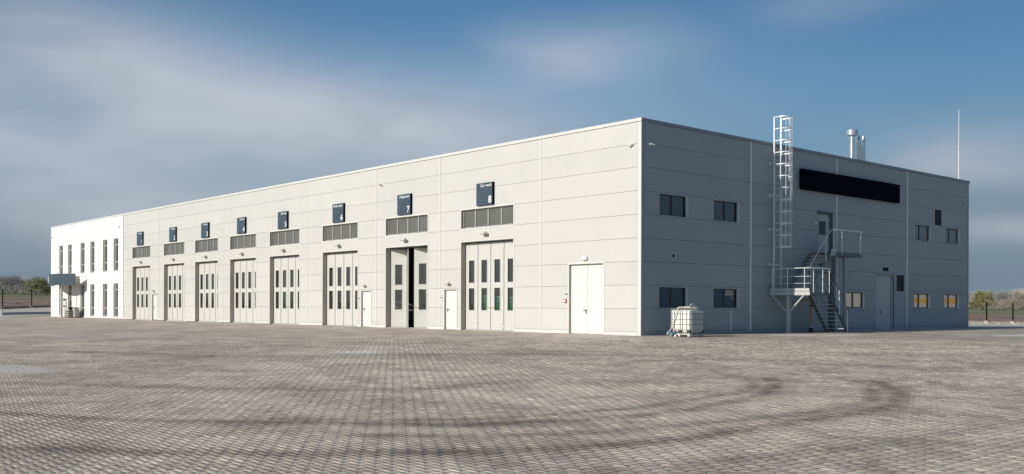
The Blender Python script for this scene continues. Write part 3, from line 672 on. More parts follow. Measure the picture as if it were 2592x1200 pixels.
SL = ['farthest left, next to the white office', 'second from the white office', 'third from the white office', 'fourth from the white office', 'just left of the Body repair sign', 'over a gate with small door beside', 'over the half open gate', 'nearest the building corner']
for (x, w1, n1, wd), sl_ in zip(SIGNS, SL):
    s = empty('bay_sign', (x, 0, 6.26)); tag(s, 'slate blue sign %s %s, %s' % (w1, n1, sl_), 'sign', 'numbered signs over the gates')
    inst(SG, 'board', s); inst(SE, 'edge_trim', s)
    me, w = text_mesh(w1, .2, WHT, off=.006); o = inst(me, 'lettering', s, (1.19, -.106, .925), (math.pi / 2, 0, 0)); o.scale = (wd / w, 1, 1)
    me, w = text_mesh(n1, .48, WHT, off=.015); o = inst(me, 'number', s, (1.18, -.106, .11), (math.pi / 2, 0, 0)); o.scale = (min(1.05, .26 / w) if n1 != '1' else .9, 1, 1)
sb = empty('fascia_sign', (0, 11.9, 7.14)); tag(sb, 'long blank black sign board high on the dark gable wall', 'sign')
b = MB(); b.box(.06, .22, 0, 9.95, 0, 1.03); b.build('board', BLACKS, sb, bevel=.01); b = MB(); [b.box(.005, .06, y, y + .08, .15, .9) for y in (.5, 3.4, 6.3, 9.2)]; b.build('bracket', STEELD, sb)

# ------------------------------------------------------------------ wall lamps, cameras, readers
def wall_lamp(loc, s, label):
    e = empty('wall_lamp', loc); tag(e, label, 'lamp', 'lamps over gates and doors')
    b = MB(); b.box(-.05 * s, .09 * s, -.02, -.001, -.03, .13 * s); b.box(-.0, .03, -.14 * s, -.02, .06 * s, .085 * s); b.build('bracket', LAMPG, e)
    b = MB(); b.box(-.24 * s, .27 * s, -.34 * s, -.06, -.05 * s, .045 * s); b.build('housing', mat('lamp_body', (.62, .605, .56), .4), e, bevel=.012)
    b = MB(); b.box(-.2 * s, .23 * s, -.31 * s, -.09, -.075 * s, -.051 * s); b.build('diffuser', JAMB, e)
    return e
for i, (a, c) in enumerate(GATES): wall_lamp(((a + c) / 2 - .05, 0, 4.86), .8, 'gate lamp, sign above is ' + SL[i].replace('over the gate', 'the one above a gate'))
nm = ['the small white door farthest left, near the office', 'the small white door left of the half open gate', 'the small white door right of the half open gate']
for i, (a, c) in enumerate(PEDS): wall_lamp(((a + c) / 2 - .12, 0, 2.40), .62, 'small grey lamp above ' + nm[i])
e = empty('bulkhead_lamp', (-3.26, 0, 3.38)); tag(e, 'white rounded box lamp centred above the wide double door', 'lamp')
b = MB(); b.box(-.14, .14, -.10, -.001, -.085, .085); b.build('housing', DOORW, e, bevel=.02); b = MB(); b.box(-.11, .11, -.112, -.101, -.06, .06); b.build('diffuser', WHT, e)
def cctv(loc, face, label, d):
    e = empty('security_camera', loc, face); e.scale = (.85, .85, .85); tag(e, label, 'security camera', 'cameras on the walls')
    b = MB(); b.tube([(0, -.001, 0), (0, -.05, 0)], .06, 12); b.build('base', DOORW, e, smooth=True)
    b = MB(); b.tube([(0, -.05, 0), (d * .05, -.12, -.01)], .025, 8); b.build('arm', DOORW, e, smooth=True)
    b = MB(); b.tube([(d * .03, -.11, .0), (d * .26, -.19, -.045)], .048, 12); b.build('body', DOORW, e, smooth=True)
    b = MB(); b.tube([(d * .261, -.1905, -.045), (d * .27, -.194, -.047)], .036, 12); b.build('lens', BLK, e)
cctv((-.42, 0, 8.14), 0, 'white security camera high on the pale front beside the near corner', -1)
cctv((-19.62, 0, 8.14), 0, 'white security camera high on the pale front left of sign 7', 1)
cctv((-60.45, -.02, 8.12), 0, 'tiny security camera on the white office block near its right edge', -1)
cctv((-79.8, -.02, 8.14), 0, 'tiny security camera on the far left edge of the white office block', 1)
cctv((0, .45, 8.14), math.pi / 2, 'white security camera on the dark gable just right of the near corner', 1)
cctv((0, 30.5, 7.64), math.pi / 2, 'white security camera on the dark gable at its far right end', -1)
def reader(loc, face, label):
    e = empty('card_reader', loc, face); tag(e, label, 'card reader', 'card readers beside the doors')
    b = MB(); b.box(-.05, .05, -.04, -.001, -.09, .09); b.build('housing', WHT, e, bevel=.008); b = MB(); b.box(-.05, .05, -.046, -.041, .03, .085); b.build('keypad', BLK, e)
reader((-53.4, 0, 1.6), 0, 'white card reader left of the small door nearest the white office'); reader((-21.77, 0, 1.58), 0, 'white card reader by the small door left of the half open gate')
reader((-13.81, 0, 1.6), 0, 'white card reader by the small door right of the half open gate'); reader((-4.45, 0, 1.73), 0, 'white card reader above the red fire call point')
reader((0, 19.4, 1.53), math.pi / 2, 'white card reader left of the grey ground floor gable door'); reader((0, 13.42, 5.6), math.pi / 2, 'white card reader left of the upper gable door')
e = empty('fire_call_point', (-4.52, 0, 1.48)); tag(e, 'red square fire call point on the wall left of the double door', 'call point')
b = MB(); b.box(-.085, .085, -.05, -.001, -.085, .085); b.build('housing', RED, e, bevel=.01); b = MB(); b.box(-.045, .045, -.056, -.051, -.045, .045); b.build('button_plate', WHT, e)

# ------------------------------------------------------------------ car wash brushes seen through the panes
def brush(x, w, h, label):
    e = empty('strip_curtain', (x, .44, .02)); tag(e, label, 'curtain', 'green strip curtains behind the gates')
    n = int(w / .075)
    for i in range(n): b = MB(); b.tube([(i * .075, .012 * (i % 2), .06), (i * .075, .012 * (i % 2), h)], .034, 6); b.build('strip', GRN, e)
    b = MB(); b.box(-.05, n * .075, -.02, .05, h, h + .04); b.build('rail', GALVP, e)
for x, h, w in ((-11.1, 1.70, 'second'), (-10.1, 1.66, 'third'), (-9.1, 1.62, 'right hand')): brush(x, .72, h, 'green strip curtain behind the %s lower pane of the Car wash gate' % w)
brush(-31.55, .5, 2.05, 'green strip curtain behind the lower panes of the gate left of Body repair')
brush(-55.2+23.0+1.8, .5, 1.3, 'short green strip curtain low behind the gate left of Body repair')
e = empty('parked_car', (-24.0, 3.4, .02), .2); tag(e, 'white car body parked inside behind the panes of gate 6', 'car')
def car(e):
    pr = [(-2.1, .35), (-2.15, .8), (-1.3, .95), (-.5, 1.45), (1.1, 1.48), (1.9, 1.0), (2.1, .9), (2.12, .35)]; b = MB()
    for s_ in (-.85, .85): b.face([(x, s_ * (.8 if z > 1.2 else 1), z) for x, z in pr])
    for (x0, z0), (x1, z1) in zip(pr, pr[1:] + pr[:1]):
        w0 = .85 * (.8 if z0 > 1.2 else 1); w1 = .85 * (.8 if z1 > 1.2 else 1); b.face([(x0, -w0, z0), (x1, -w1, z1), (x1, w1, z1), (x0, w0, z0)])
    b.build('body', DOORW, e)
    for x in (-1.35, 1.3):
        for s_ in (-.8, .8): b = MB(); b.tube([(x, s_ - .1, .32), (x, s_ + .1, .32)], .32, 16); b.build('wheel', RUB, e)
    b = MB(); b.box(-.6, 1.2, -.78, -.74, 1.02, 1.36); b.box(-.6, 1.2, .74, .78, 1.02, 1.36); b.build('window', GLD, e)
car(e)

# ------------------------------------------------------------------ roof plant
e = empty('flue_stack', (-3, 22.3, 8.76)); tag(e, 'wide shiny flue with round cowl on the hall roof', 'chimney')
b = MB(); b.cyl((0, 0), .15, 0, 2.72, 24); b.build('pipe', STAIN, e, smooth=True)
b = MB(); b.cyl((0, 0), .33, 2.68, 2.98, 28); b.cyl((0, 0), .33, 2.981, 3.02, 28, .2); b.build('cowl', mat('zinc_cowl', (.5, .56, .60), .35, .6), e, smooth=True)
b = MB(); b.cyl((0, 0), .156, 1.2, 1.25, 24); b.cyl((0, 0), .17, 0, .1, 24); b.build('collar', STAIN, e)
for i, (y, lab) in enumerate(((22.98, 'slim twin flue pipes just right of the wide cowled flue'), (23.5, 'slim twin flue pipes farthest right in the roof flue row'))):
    e = empty('flue_pipe', (-3, y, 8.76)); tag(e, lab, 'chimney', 'slim flues on the hall roof')
    b = MB(); b.cyl((0, .08), .115, 0, 2.5, 18); b.cyl((0, .08), .115, 2.501, 2.78, 18, .05); b.build('pipe', STAIN, e, smooth=True)
    b = MB(); b.cyl((.02, -.13), .07, 0, 2.3 - .1 * i, 14); b.build('pipe', STAIN, e, smooth=True)
    b = MB(); b.cyl((0, .08), .12, .75, .79, 18); b.cyl((0, .08), .12, 2.2, 2.24, 18); b.box(-.03, .03, -.16, -.03, 2.1, 2.13); b.build('collar', STAIN, e)
e = empty('lightning_rod', (-.5, 30.8, 8.76)); tag(e, 'thin white lightning rod on the roof near the far right corner', 'lightning rod')
b = MB(); b.cyl((0, 0), .034, 0, 2.5, 8); b.build('mast', DOORW, e); b = MB(); b.cyl((0, 0), .026, 2.5, 4.95, 8, .018); b.build('tip', DOORW, e); b = MB(); b.cyl((0, 0), .045, 2.46, 2.54, 8); b.box(-.25, .25, -.25, .25, 0, .06); b.build('joint', GALVP, e)

# ------------------------------------------------------------------ roof ladder with safety cage
e = empty('roof_ladder', (0, 9.73, 1.99)); tag(e, 'tall galvanised roof ladder with hooped safety cage on the gable wall', 'ladder')
zt = 10.42 - 1.99; y0, y1, lx = -.30, .30, .22
for y in (y0, y1): b = MB(); b.box(lx - .035, lx + .035, y - .022, y + .022, 0, zt); b.build('stringer', GALV, e)
b = MB(); b.tube([(lx, y0 + .023, 0), (lx, y1 - .023, 0)], .006, 5); RUNG = b.mesh('rung', GALV)
for i in range(29): inst(RUNG, 'rung', e, (0, 0, .2 + i * .28))
hp = [(lx, y0 - .03), (lx + .32, y0 - .08)] + [(lx + .38 + .37 * math.sin(t), -.38 * math.cos(t)) for t in [math.pi * k / 10 for k in range(0, 11)]] + [(lx + .32, y1 + .08), (lx, y1 + .03)]
b = MB()
for (p, q) in zip(hp, hp[1:]): b.beam((p[0], p[1], 0), (q[0], q[1], 0), .008, .05)
HOOP = b.mesh('hoop', GALV)
zb = 4.12 - 1.99
for i in range(12): inst(HOOP, 'hoop', e, (0, 0, zb + (zt - .03 - zb) * i / 11))
for t in (.5, .25, .75, 0.02, .98):
    a = math.pi * t; b = MB(); X, Y = lx + .37 + .36 * math.sin(a), -.37 * math.cos(a); b.beam((X, Y, zb), (X, Y, zt - .01), .032, .012, (math.sin(a), -math.cos(a), 0)); b.build('cage_bar', GALV, e)
for z in (3.3, 5.0, 6.65, 8.2):
    for y in (y0, y1): b = MB(); b.box(.012, lx - .04, y - .02, y + .02, z - 2.03, z - 1.97); b.box(.004, .012, y - .09, y + .04, z - 2.07, z - 1.93); b.box(.013, .04, y - .17, y - .12, z - 2.03, z - 1.97); b.build('wall_bracket', GALV, e)

# ------------------------------------------------------------------ outside steel stairs
e = empty('escape_stairs', (0, 11, 0)); tag(e, 'galvanised steel escape stairs with two landings and handrails on the gable wall', 'staircase')
Y = lambda y: y - 11.0
def P(b, name, m=GALVP, **k): return b.build(name, m, e, **k)
# lower landing: x .06-2.26, y 9.3-11.0, top 1.97
b = MB(); b.box(.06, 2.26, Y(9.3), Y(9.306), 1.79, 1.965); b.box(.06, 2.26, Y(9.306), Y(9.36), 1.79, 1.80); P(b, 'landing_beam')
b = MB(); b.box(2.25, 2.262, Y(9.31), Y(11.02), 1.79, 1.965); b.box(.06, .072, Y(9.31), Y(11.0), 1.79, 1.965); b.box(.08, 2.24, Y(11.0), Y(11.012), 1.79, 1.965); P(b, 'landing_beam', STEELD)  # side and rear beams darker than the sunlit front: shade put into the colour
b = MB(); b.box(.07, 2.24, Y(9.32), Y(10.99), 1.925, 1.955)
for i in range(30): b.box(.07, 2.24, Y(9.34 + i * .055), Y(9.348 + i * .055), 1.956, 1.975)
P(b, 'grating', STEELD)
b = MB(); b.box(.06, 2.22, Y(9.315), Y(9.322), 1.985, 2.12); P(b, 'toe_board')
b = MB(); b.box(1.0, 1.14, Y(9.33), Y(9.336), 0, 1.78); b.box(1.0, 1.14, Y(9.47), Y(9.476), 0, 1.78); b.box(1.065, 1.075, Y(9.336), Y(9.47), 0, 1.78); b.box(.92, 1.22, Y(9.3), Y(9.5), -.01, .015); P(b, 'column')
for s in (-1, 1): b = MB(); b.beam((1.07 + s * .06, Y(9.35), 1.0), (1.07 + s * .86, Y(9.35), 1.79), .05, .1, (0, 1, 0)); P(b, 'brace')
# lower flight: x 1.15-2.26 from y 11.0 down to 12.65
fl0, fl1 = 11.02, 12.68
def flight(xa, xb, ya, za, yb, zb_, n, dark):
    for x in (xa, xb): b = MB(); b.beam((x, Y(ya), za - .10), (x, Y(yb), zb_ - .06), .012, .2, (0, 0, 1)); P(b, 'stringer', dark)
    for i in range(1, n):
        t = i / n; y = ya + (yb - ya) * t; z = za + (zb_ - za) * t; b = MB(); b.cur = 0
        b.box(xa + .01, xb - .01, Y(y - .11), Y(y + .11), z - .03, z); b.cur = 1; b.box(xa + .01, xb - .01, Y(y - .118), Y(y - .111), z - .032, z + .002); P(b, 'tread', [STEELD, GALVP])
    t = Vector((0, yb - ya, zb_ - za)).normalized(); 
flight(1.15, 2.26, fl0, 1.97, fl1, .0, 10, mat('stringer_black', (.03, .036, .042), .5))
# upper flight: x .03-1.12 from landing y 10.85 z 1.97 up to y 13.0 z 4.0
flight(.05, 1.12, 13.0, 4.0, 10.85, 1.97, 11, mat('stair_stringer_blue', (.13, .19, .22), .45, .3))
# upper landing x .03-1.42, y 13.0-15.5
b = MB(); b.box(1.41, 1.422, Y(13.0), Y(15.55), 3.80, 3.98); P(b, 'landing_beam', STEELD); b = MB(); b.box(1.13, 1.41, Y(12.99), Y(13.0), 3.80, 3.98); b.box(.05, 1.41, Y(15.55), Y(15.56), 3.80, 3.98); P(b, 'landing_beam')  # outer beam darker than the front: its shade is put into the colour
b = MB(); b.box(.03, 1.4, Y(13.01), Y(15.54), 3.93, 3.96); P(b, 'grating', STEELD)
b = MB(); b.box(1.14, 1.41, Y(13.02), Y(13.03), 4.0, 4.14); P(b, 'toe_board')
b = MB(); b.box(1.24, 1.36, Y(13.95), Y(14.07), 0, 3.79); P(b, 'column', mat('column_steel', (.30, .33, .36), .45, .3))
b = MB(); b.box(.05, .13, Y(15.1), Y(15.18), 0, 3.79); P(b, 'column', STEELD)
b = MB(); b.box(1.25, 1.33, Y(12.98), Y(13.06), 0.0, 3.79); P(b, 'column', STEELD)
# rails
R_ = .021
def post(x, y, z0, z1): b = MB(); b.tube([(x, Y(y), z0), (x, Y(y), z1)], R_, 8); P(b, 'rail_post', GALV, smooth=True)
def rail(pts, r=R_, name='handrail', m=None): b = MB(); b.tube([(x, Y(y), z) for x, y, z in pts], r, 8); P(b, name, m or (RAILSH if name == 'mid_rail' and pts[0][1] > 10.9 else GALV), smooth=True)
RAILSH = mat('rail_shaded', (.30, .33, .36), .5, .3)  # darker copy of the rail steel, carrying the shade on the flights
HT = 3.07
for x in (.22, 1.06, 1.98): post(x, 9.30, 1.9, HT)
for y in (9.6, 10.4, 10.98): post(2.27, y, 1.9, HT)
rail([(.05, 9.3, HT - .04), (.09, 9.3, HT), (2.2, 9.3, HT), (2.27, 9.37, HT), (2.27, 11.0, HT)], .024); rail([(2.27, 11.0, HT), (2.27, 12.8, HT - 1.97 * 1.78 / 1.66)], .022, 'handrail', STEELD)  # lower length in darker steel, shade put into the colour
for z in (2.35, 2.68): rail([(.06, 9.3, z), (2.2, 9.3, z), (2.27, 9.36, z)], .011, 'mid_rail')
rail([(.06, 9.3, 2.35), (.02, 9.3, 2.4), (.02, 9.3, 2.63), (.06, 9.3, 2.68)], .011, 'mid_rail')
for z in (.37, .72): rail([(2.27, 11.02, 1.97 + z), (2.27, 12.66, z)], .010, 'mid_rail')
for y in (11.85, 12.62): zz = 1.97 * (1 - (y - fl0) / 1.66); post(2.28, y, zz - .1, zz + 1.06)
rail([(1.14, 11.0, HT - .3), (1.14, 11.1, HT - .05), (1.14, 12.7, HT - 2.0)], .02, 'handrail', STEELD)
for z in (.37, .72): rail([(1.14, 11.02, 1.97 + z), (1.14, 12.66, z)], .010, 'mid_rail')
# upper flight rail (outer side)
sl = 2.03 / 2.15
rail([(1.14, 10.9, 1.97 + 1.05), (1.14, 13.0, 4.0 + 1.08), (1.2, 13.02, 5.1), (1.35, 13.02, 5.1), (1.42, 13.1, 5.1), (1.42, 15.6, 5.1)], .022)
for y in (11.2, 12.55): zz = 1.97 + (y - 10.85) * sl; post(1.14, y, zz - .1, zz + 1.02)
for z in (.37, .72): rail([(1.14, 10.95, 2.07 + z), (1.14, 12.98, 3.98 + z)], .010, 'mid_rail'); rail([(1.14, 13.02, 3.98 + z), (1.38, 13.02, 3.98 + z), (1.42, 13.08, 3.98 + z), (1.42, 15.5, 3.98 + z)], .007, 'mid_rail')
for x, y in ((1.30, 13.02), (1.43, 13.55), (1.43, 15.35)): post(x, y, 3.9, 5.08)
post(.25, 15.56, 3.9, 5.05); rail([(.06, 15.56, 5.03), (1.42, 15.56, 5.03)], .02)

# gas riser
e = empty('gas_riser', (0, 12.3, 0)); tag(e, 'ochre yellow gas riser pipe coming out of the ground under the stairs', 'pipe')
b = MB(); b.tube([(.03, -.15, 1.6), (.28, -.15, 1.6), (.42, -.1, 1.6), (.48, -.06, 1.58), (.5, -.05, 1.5), (.5, -.05, .28)], .052, 12); b.build('pipe', YEL, e, smooth=True)
b = MB(); b.cyl((.5, -.05), .1, 0, .2, 14); b.tube([(.01, -.15, 1.6), (.1, -.15, 1.6)], .08, 12); b.build('sleeve', BLK, e, smooth=True)
b = MB(); b.cyl((.5, -.05), .1, .2, .3, 14, .055); b.tube([(.1, -.15, 1.6), (.13, -.15, 1.6)], .06, 12); b.build('collar', GALVP, e)
b = MB(); b.tube([(.5, -.05, 1.25), (.5, -.05, 1.33)], .075, 10); b.tube([(.5, -.05, 1.29), (.62, .12, 1.3)], .02, 6); b.build('valve', BLK, e)
b = MB(); b.box(.56, .6, .02, .12, 1.5, 1.62); b.build('tag', RED, e)

# ------------------------------------------------------------------ IBC tank with hose
TX, TY = 1.54, 1.17
e = empty('liquid_tank', (TX, TY, float(height(TX, TY)) + .0)); tag(e, 'white plastic liquid tank in a wire cage on a pallet by the gable', 'tank')
hx, hy = .53, .49; zb, zt = .27, 1.12
def rbox(b, hx, hy, z0, z1, r, k=5, top=.06):
    def ring(hx, hy, r, z): return [(sx * (hx - r) + r * math.cos(a), sy * (hy - r) + r * math.sin(a), z) for (sx, sy, a0) in ((1, 1, 0), (-1, 1, 1), (-1, -1, 2), (1, -1, 3)) for a in [(a0 + t / k) * math.pi / 2 for t in range(k + 1)]]
    rings = [ring(hx - .05, hy - .05, r, z0), ring(hx - .01, hy - .01, r, z0 + .05), ring(hx, hy, r, z0 + .12), ring(hx, hy, r, z1 - top), ring(hx - .02, hy - .02, r, z1 - top * .4), ring(hx - .07, hy - .07, r, z1)]
    n = len(rings[0]); o = len(b.v)
    for q in rings: b.v += q
    for i in range(len(rings) - 1):
        for j in range(n): b.f.append((o + i * n + j, o + i * n + (j + 1) % n, o + (i + 1) * n + (j + 1) % n, o + (i + 1) * n + j)); b.mi.append(b.cur)
    b.f.append(tuple(o + j for j in reversed(range(n)))); b.mi.append(b.cur); b.f.append(tuple(o + (len(rings) - 1) * n + j for j in range(n))); b.mi.append(b.cur)
b = MB(); rbox(b, hx - .012, hy - .012, .17, zt, .10); tk = b.build('bottle', TANK, e, smooth=True)
b = MB(); b.cyl((0, 0), .1, zt, zt + .05, 18); b.build('cap', BLK, e)
b = MB()
for sx in (-1, 1):
    for sy in (-1, 1): b.box(sx * (hx - .02), sx * (hx - .16), sy * (hy - .015), sy * (hy - .15), .14, .29)
b.box(-.1, .1, -hy + .012, -hy + .06, .14, .27); b.build('corner_guard', BLK, e)
# cage
CAGE = mat('cage_steel', (.26, .27, .25), .5, metal=.2, var=.15, scale=9)
def hoop_pts(z, hx, hy, r=.1): return [(sx * (hx - r) + r * math.cos(a), sy * (hy - r) + r * math.sin(a), z) for (sx, sy, a0) in ((1, 1, 0), (-1, 1, 1), (-1, -1, 2), (1, -1, 3)) for a in [(a0 + t / 4) * math.pi / 2 for t in range(5)]]
for z in (.14, .29, .51, .72, .95, 1.15): b = MB(); b.tube(hoop_pts(z, hx, hy), .011 if z < 1.1 else .015, 6, closed=True); b.build('cage_bar', CAGE, e, smooth=True)
for x in (-.42, -.28, 0.02, .14, .36, .5): 
    for s in (-1, 1): b = MB(); b.tube([(x, s * (hy + .012), .14), (x, s * (hy + .012), 1.15)], .0105, 6); b.build('cage_bar', CAGE, e)
for y in (-.4, -.26, -.15, -.04, .08, .2, .34, .44):
    for s in (-1, 1): b = MB(); b.tube([(s * (hx + .012), y, .14), (s * (hx + .012), y, 1.15)], .0105, 6); b.build('cage_bar', CAGE, e)
b = MB()
for y in (-.42, 0, .42): b.box(-hx, hx, y - .06, y + .06, .10, .135)
for x in (-.45, 0, .45): b.box(x - .06, x + .06, -.49, .49, .02, .10)
b.box(-hx - .01, hx + .01, -.5, -.47, .085, .135); b.build('pallet', PALW, e)
for x in (-.4, .4):
    for y in (-.4, .4): b = MB(); b.tube([(x, y - .03, .03), (x, y + .03, .03)], .045, 12); b.build('foot', RUB, e)
b = MB(); b.tube([(-.2, -.5, .17), (-.3, -.62, .16)], .05, 12); b.tube([(-.3, -.62, .16), (-.46, -.66, .12)], .042, 12); b.build('coupling', BLUE, e, smooth=True)
b = MB(); b.tube([(-.2, -.5, .17), (-.2, -.56, .26)], .03, 8); b.build('tap', RED, e); b = MB(); b.tube([(.05, -.52, .08), (.05, -.6, .08)], .055, 14); b.tube([(-.2, -.56, .03), (-.2, -.5, .03)], .05, 12); b.build('caster', mat('caster_white', (.7, .68, .66), .4), e)
h = empty('hose', (TX, TY, float(height(TX, TY)) + 1.17)); tag(h, 'cream hose coiled on top of the caged tank with its end hanging down the side', 'hose')
pts = []
for i in range(60):
    a = i / 60 * 4 * math.pi; r = .36 + .06 * math.sin(a * .5 + 1); pts.append((r * 1.15 * math.cos(a), r * math.sin(a), .02 + .03 * (i / 60) + .012 * math.sin(3 * a)))
b = MB(); b.tube(pts, .022, 8); b.build('coil', HOSE, h, smooth=True)
b = MB(); b.tube([(pts[-1][0], pts[-1][1], pts[-1][2]), (.3, .1, .08), (.36, -.05, .14), (.34, -.14, .2), (.27, -.12, .17), (.2, -.1, .08), (0, -.3, .06), (-.05, -.5, .03), (-.1, -.545, -.1), (-.3, -.55, -.6), (-.44, -.57, -.92), (-.55, -.62, -1.0), (-.55, -.66, -1.07), (-.46, -.66, -1.06)], .02, 8); b.build('free_end', HOSE, h, smooth=True)

# ------------------------------------------------------------------ perimeter fences
def fence(name_label, p0, p1, n, hgt, skip=()):
    e = empty('fence', (p0[0], p0[1], 0)); tag(e, name_label, 'fence')
    for i in range(n):
        t = i / (n - 1); x = p0[0] + (p1[0] - p0[0]) * t; y = p0[1] + (p1[1] - p0[1]) * t; z = float(height(x, y)) - .04
        o = inst(PST, 'post', e, (x - p0[0], y - p0[1], z)); o.scale = (1, 1, hgt / 2.2)
        inst(FTG, 'footing', e, (x - p0[0], y - p0[1], z))
        if i < n - 1:
            x2 = p0[0] + (p1[0] - p0[0]) * (i + 1) / (n - 1); y2 = p0[1] + (p1[1] - p0[1]) * (i + 1) / (n - 1); z2 = float(height(x2, y2)) - .04
            b = MB(); b.beam((x - p0[0], y - p0[1], z + .14), (x2 - p0[0], y2 - p0[1], z2 + .14), .05, .26); b.build('base_board', mat('weathered_board', (.24, .22, .19), .9, var=.2), e)
            b = MB()
            for kk in range(5): zz = .5 + kk * .4; b.tube([(x - p0[0], y - p0[1], z + zz * hgt / 2.2), (x2 - p0[0], y2 - p0[1], z2 + zz * hgt / 2.2)], .0022, 3)
            b.build('wire', GALVP, e)
b = MB(); b.box(-.05, .05, -.05, .05, .15, 2.2); PST = b.mesh('post', FENCEM)
b = MB(); b.box(-.2, .2, -.2, .2, -.05, .32); FTG = b.mesh('footing', CONC)
fence('black post fence on concrete footings right of the hall', (-39.6, 68.3), (37.9, 68.3), 32, 2.1)
fence('black post fence on concrete footings left of the office block', (-106.3, -34.9), (-106.3, 35.6), 22, 2.4)
# white stones along the fences
rr = random.Random(5); b = MB()
for i in range(900):
    if i < 450: x, y = rr.uniform(-30, 36), 67.2 + rr.uniform(-.5, .6)
    else: x, y = -105.2 + rr.uniform(-.7, .6), rr.uniform(-30, 34)
    s = rr.uniform(.025, .075); z = float(height(x, y)); b.beam((x - s, y, z), (x + s, y + rr.uniform(-s, s), z + s * .6), s * 1.1, s)
o = b.build('stones', mat('stone_white', (.55, .52, .47), .9, var=.3, scale=2), None); tag(o, 'scattered pale stones along the foot of the fences', 'stones', kind='stuff')

# weeds and rough grass on the bank (uncountable)
rr = random.Random(11); b = MB()
for i in range(5200):
    if i < 2600: x, y = rr.uniform(-60, 60), 69 + 42 * rr.random() ** 1.3
    else: x, y = -107 - 42 * rr.random() ** 1.3, rr.uniform(-40, 60)
    z = float(height(x, y)) - .05; s = rr.uniform(.05, .14)
    for k in range(3):
        a = rr.uniform(0, 6.28); dx, dy = math.cos(a) * s, math.sin(a) * s; b.face([(x - dx * .5, y - dy * .5, z), (x + dx * .5, y + dy * .5, z), (x + dx * .9, y + dy * .4, z + s * rr.uniform(.5, 1.2))])
o = b.build('rough_grass', mat('dry_weeds', (.21, .145, .105), .95, var=.4, scale=.4)); tag(o, 'dry brown weeds on the bare earth bank', 'weeds', kind='stuff')

# ------------------------------------------------------------------ trees
def bark(n, c): return mat(n, c, .95, var=.25, scale=1.5)
def bare_tree(seed, H, col, low=.16):
    r = random.Random(seed); tr = MB(); br = MB(); tw = MB()
    lobes = [(Vector((r.uniform(-.22, .22) * H, r.uniform(-.22, .22) * H, r.uniform(.42, .72) * H)), r.uniform(.2, .31) * H) for _ in range(7)]
    tr.tube([(0, 0, -.3), (r.uniform(-.1, .1), .1, H * .2), (r.uniform(-.2, .2), 0, H * .45)], H * .022, 6, H * .012)
    def pt():
        c, R_ = r.choice(lobes); d = Vector((r.gauss(0, 1), r.gauss(0, 1), r.gauss(0, 1))).normalized(); p = c + d * R_ * r.random() ** .5; p.z = min(p.z, H); return c, d, p
    for c, R_ in lobes: br.tube([(0, 0, H * r.uniform(.15, .35)), c * .6 + Vector((0, 0, c.z * .15)), c], H * .010, 4, H * .006)
    for i in range(130):
        c, d, p = pt(); m = (c + p) / 2 + Vector((r.uniform(-1, 1), r.uniform(-1, 1), .3)) * H * .02; br.tube([c, m, p], H * .0045, 3, H * .0018)
    for i in range(5600):
        c, d, p = pt(); g_ = (d + Vector((r.uniform(-.7, .7), r.uniform(-.7, .7), r.uniform(-.2, .9)))).normalized(); l = r.uniform(.03, .085) * H
        t = g_.cross(Vector((r.random(), r.random(), .3))).normalized() * .0034 * H; tw.face([p - t, p + t, p + g_ * l])
    bk = bark('bark_%d' % int(col[0] * 1000), tuple(c * .7 for c in col)); tm = mat('twigs_%d' % int(col[0] * 1000), col, .95, var=.3, scale=.5)
    return tr.mesh('trunk', bk), br.mesh('branches', bk), tw.mesh('twigs', tm)
TM = [bare_tree(1, 10, (.44, .41, .38)), bare_tree(2, 10, (.41, .39, .37)), bare_tree(3, 10, (.46, .40, .35)), bare_tree(5, 10, (.39, .38, .36))]  # twig tones lightened: distance haze put into the colour
def leafy(seed, H, col, n=5200):
    r = random.Random(seed); tw = MB(); tr = MB(); cl = []
    tr.tube([(0, 0, -.2), (.1, 0, H * .3), (0, .1, H * .6)], H * .03, 6, H * .012)
    for i in range(26):
        a = r.uniform(0, 6.28); z = H * r.uniform(.22, .93); R = H * .42 * math.sqrt(max(.05, 1 - ((z / H - .42) / .58) ** 2)) * r.uniform(.3, 1); cl.append((Vector((math.cos(a) * R, math.sin(a) * R, z)), H * r.uniform(.08, .16)))
        tr.tube([(0, 0, z * .5), cl[-1][0]], H * .008, 3, .01)
    for i in range(n):
        c, s = r.choice(cl); p = c + Vector((r.gauss(0, 1), r.gauss(0, 1), r.gauss(0, .75))) * s * .62; d = Vector((r.uniform(-1, 1), r.uniform(-1, 1), r.uniform(-1, 1))).normalized(); l = r.uniform(.08, .2)
        t = d.cross(Vector((.3, .5, .8))).normalized() * l; tw.face([p - t, p + d * l, p + t])
    return tr.mesh('trunk', bark('bark_pine', (.09, .07, .05))), tw.mesh('foliage', mat('foliage_%d' % seed, col, .9, var=.5, scale=.8))
GB = leafy(21, 6, (.40, .39, .19)); GB2 = leafy(22, 6, (.32, .34, .19))
def treeat(px, dist_, H, kind, label, rz=0, group='bare trees along the field', wide=1.0):
    a = (px - 1296) / 2498; x = CAM.x + dist_ * (FX + a * RX); y = CAM.y + dist_ * (FY + a * RY); z = float(height(x, y)) - .12
    if kind == 'g' or kind == 'h':
        e = empty('evergreen_bush' if H < 5 else 'evergreen_tree', (x, y, z), rz); k = H / 6; tag(e, label, 'tree', 'evergreens along the field'); M_ = GB if kind == 'g' else GB2
        for nme, me in zip(('trunk', 'foliage'), M_): inst(me, nme, e)
    else:
        e = empty('bare_tree', (x, y, z), rz); k = H / 10; tag(e, label, 'tree', group)
        for nme, me in zip(('trunk', 'branches', 'twigs'), TM[kind]): inst(me, nme, e)
        k *= .56; wide *= 1.25
    e.scale = (k * wide, k * wide, k)
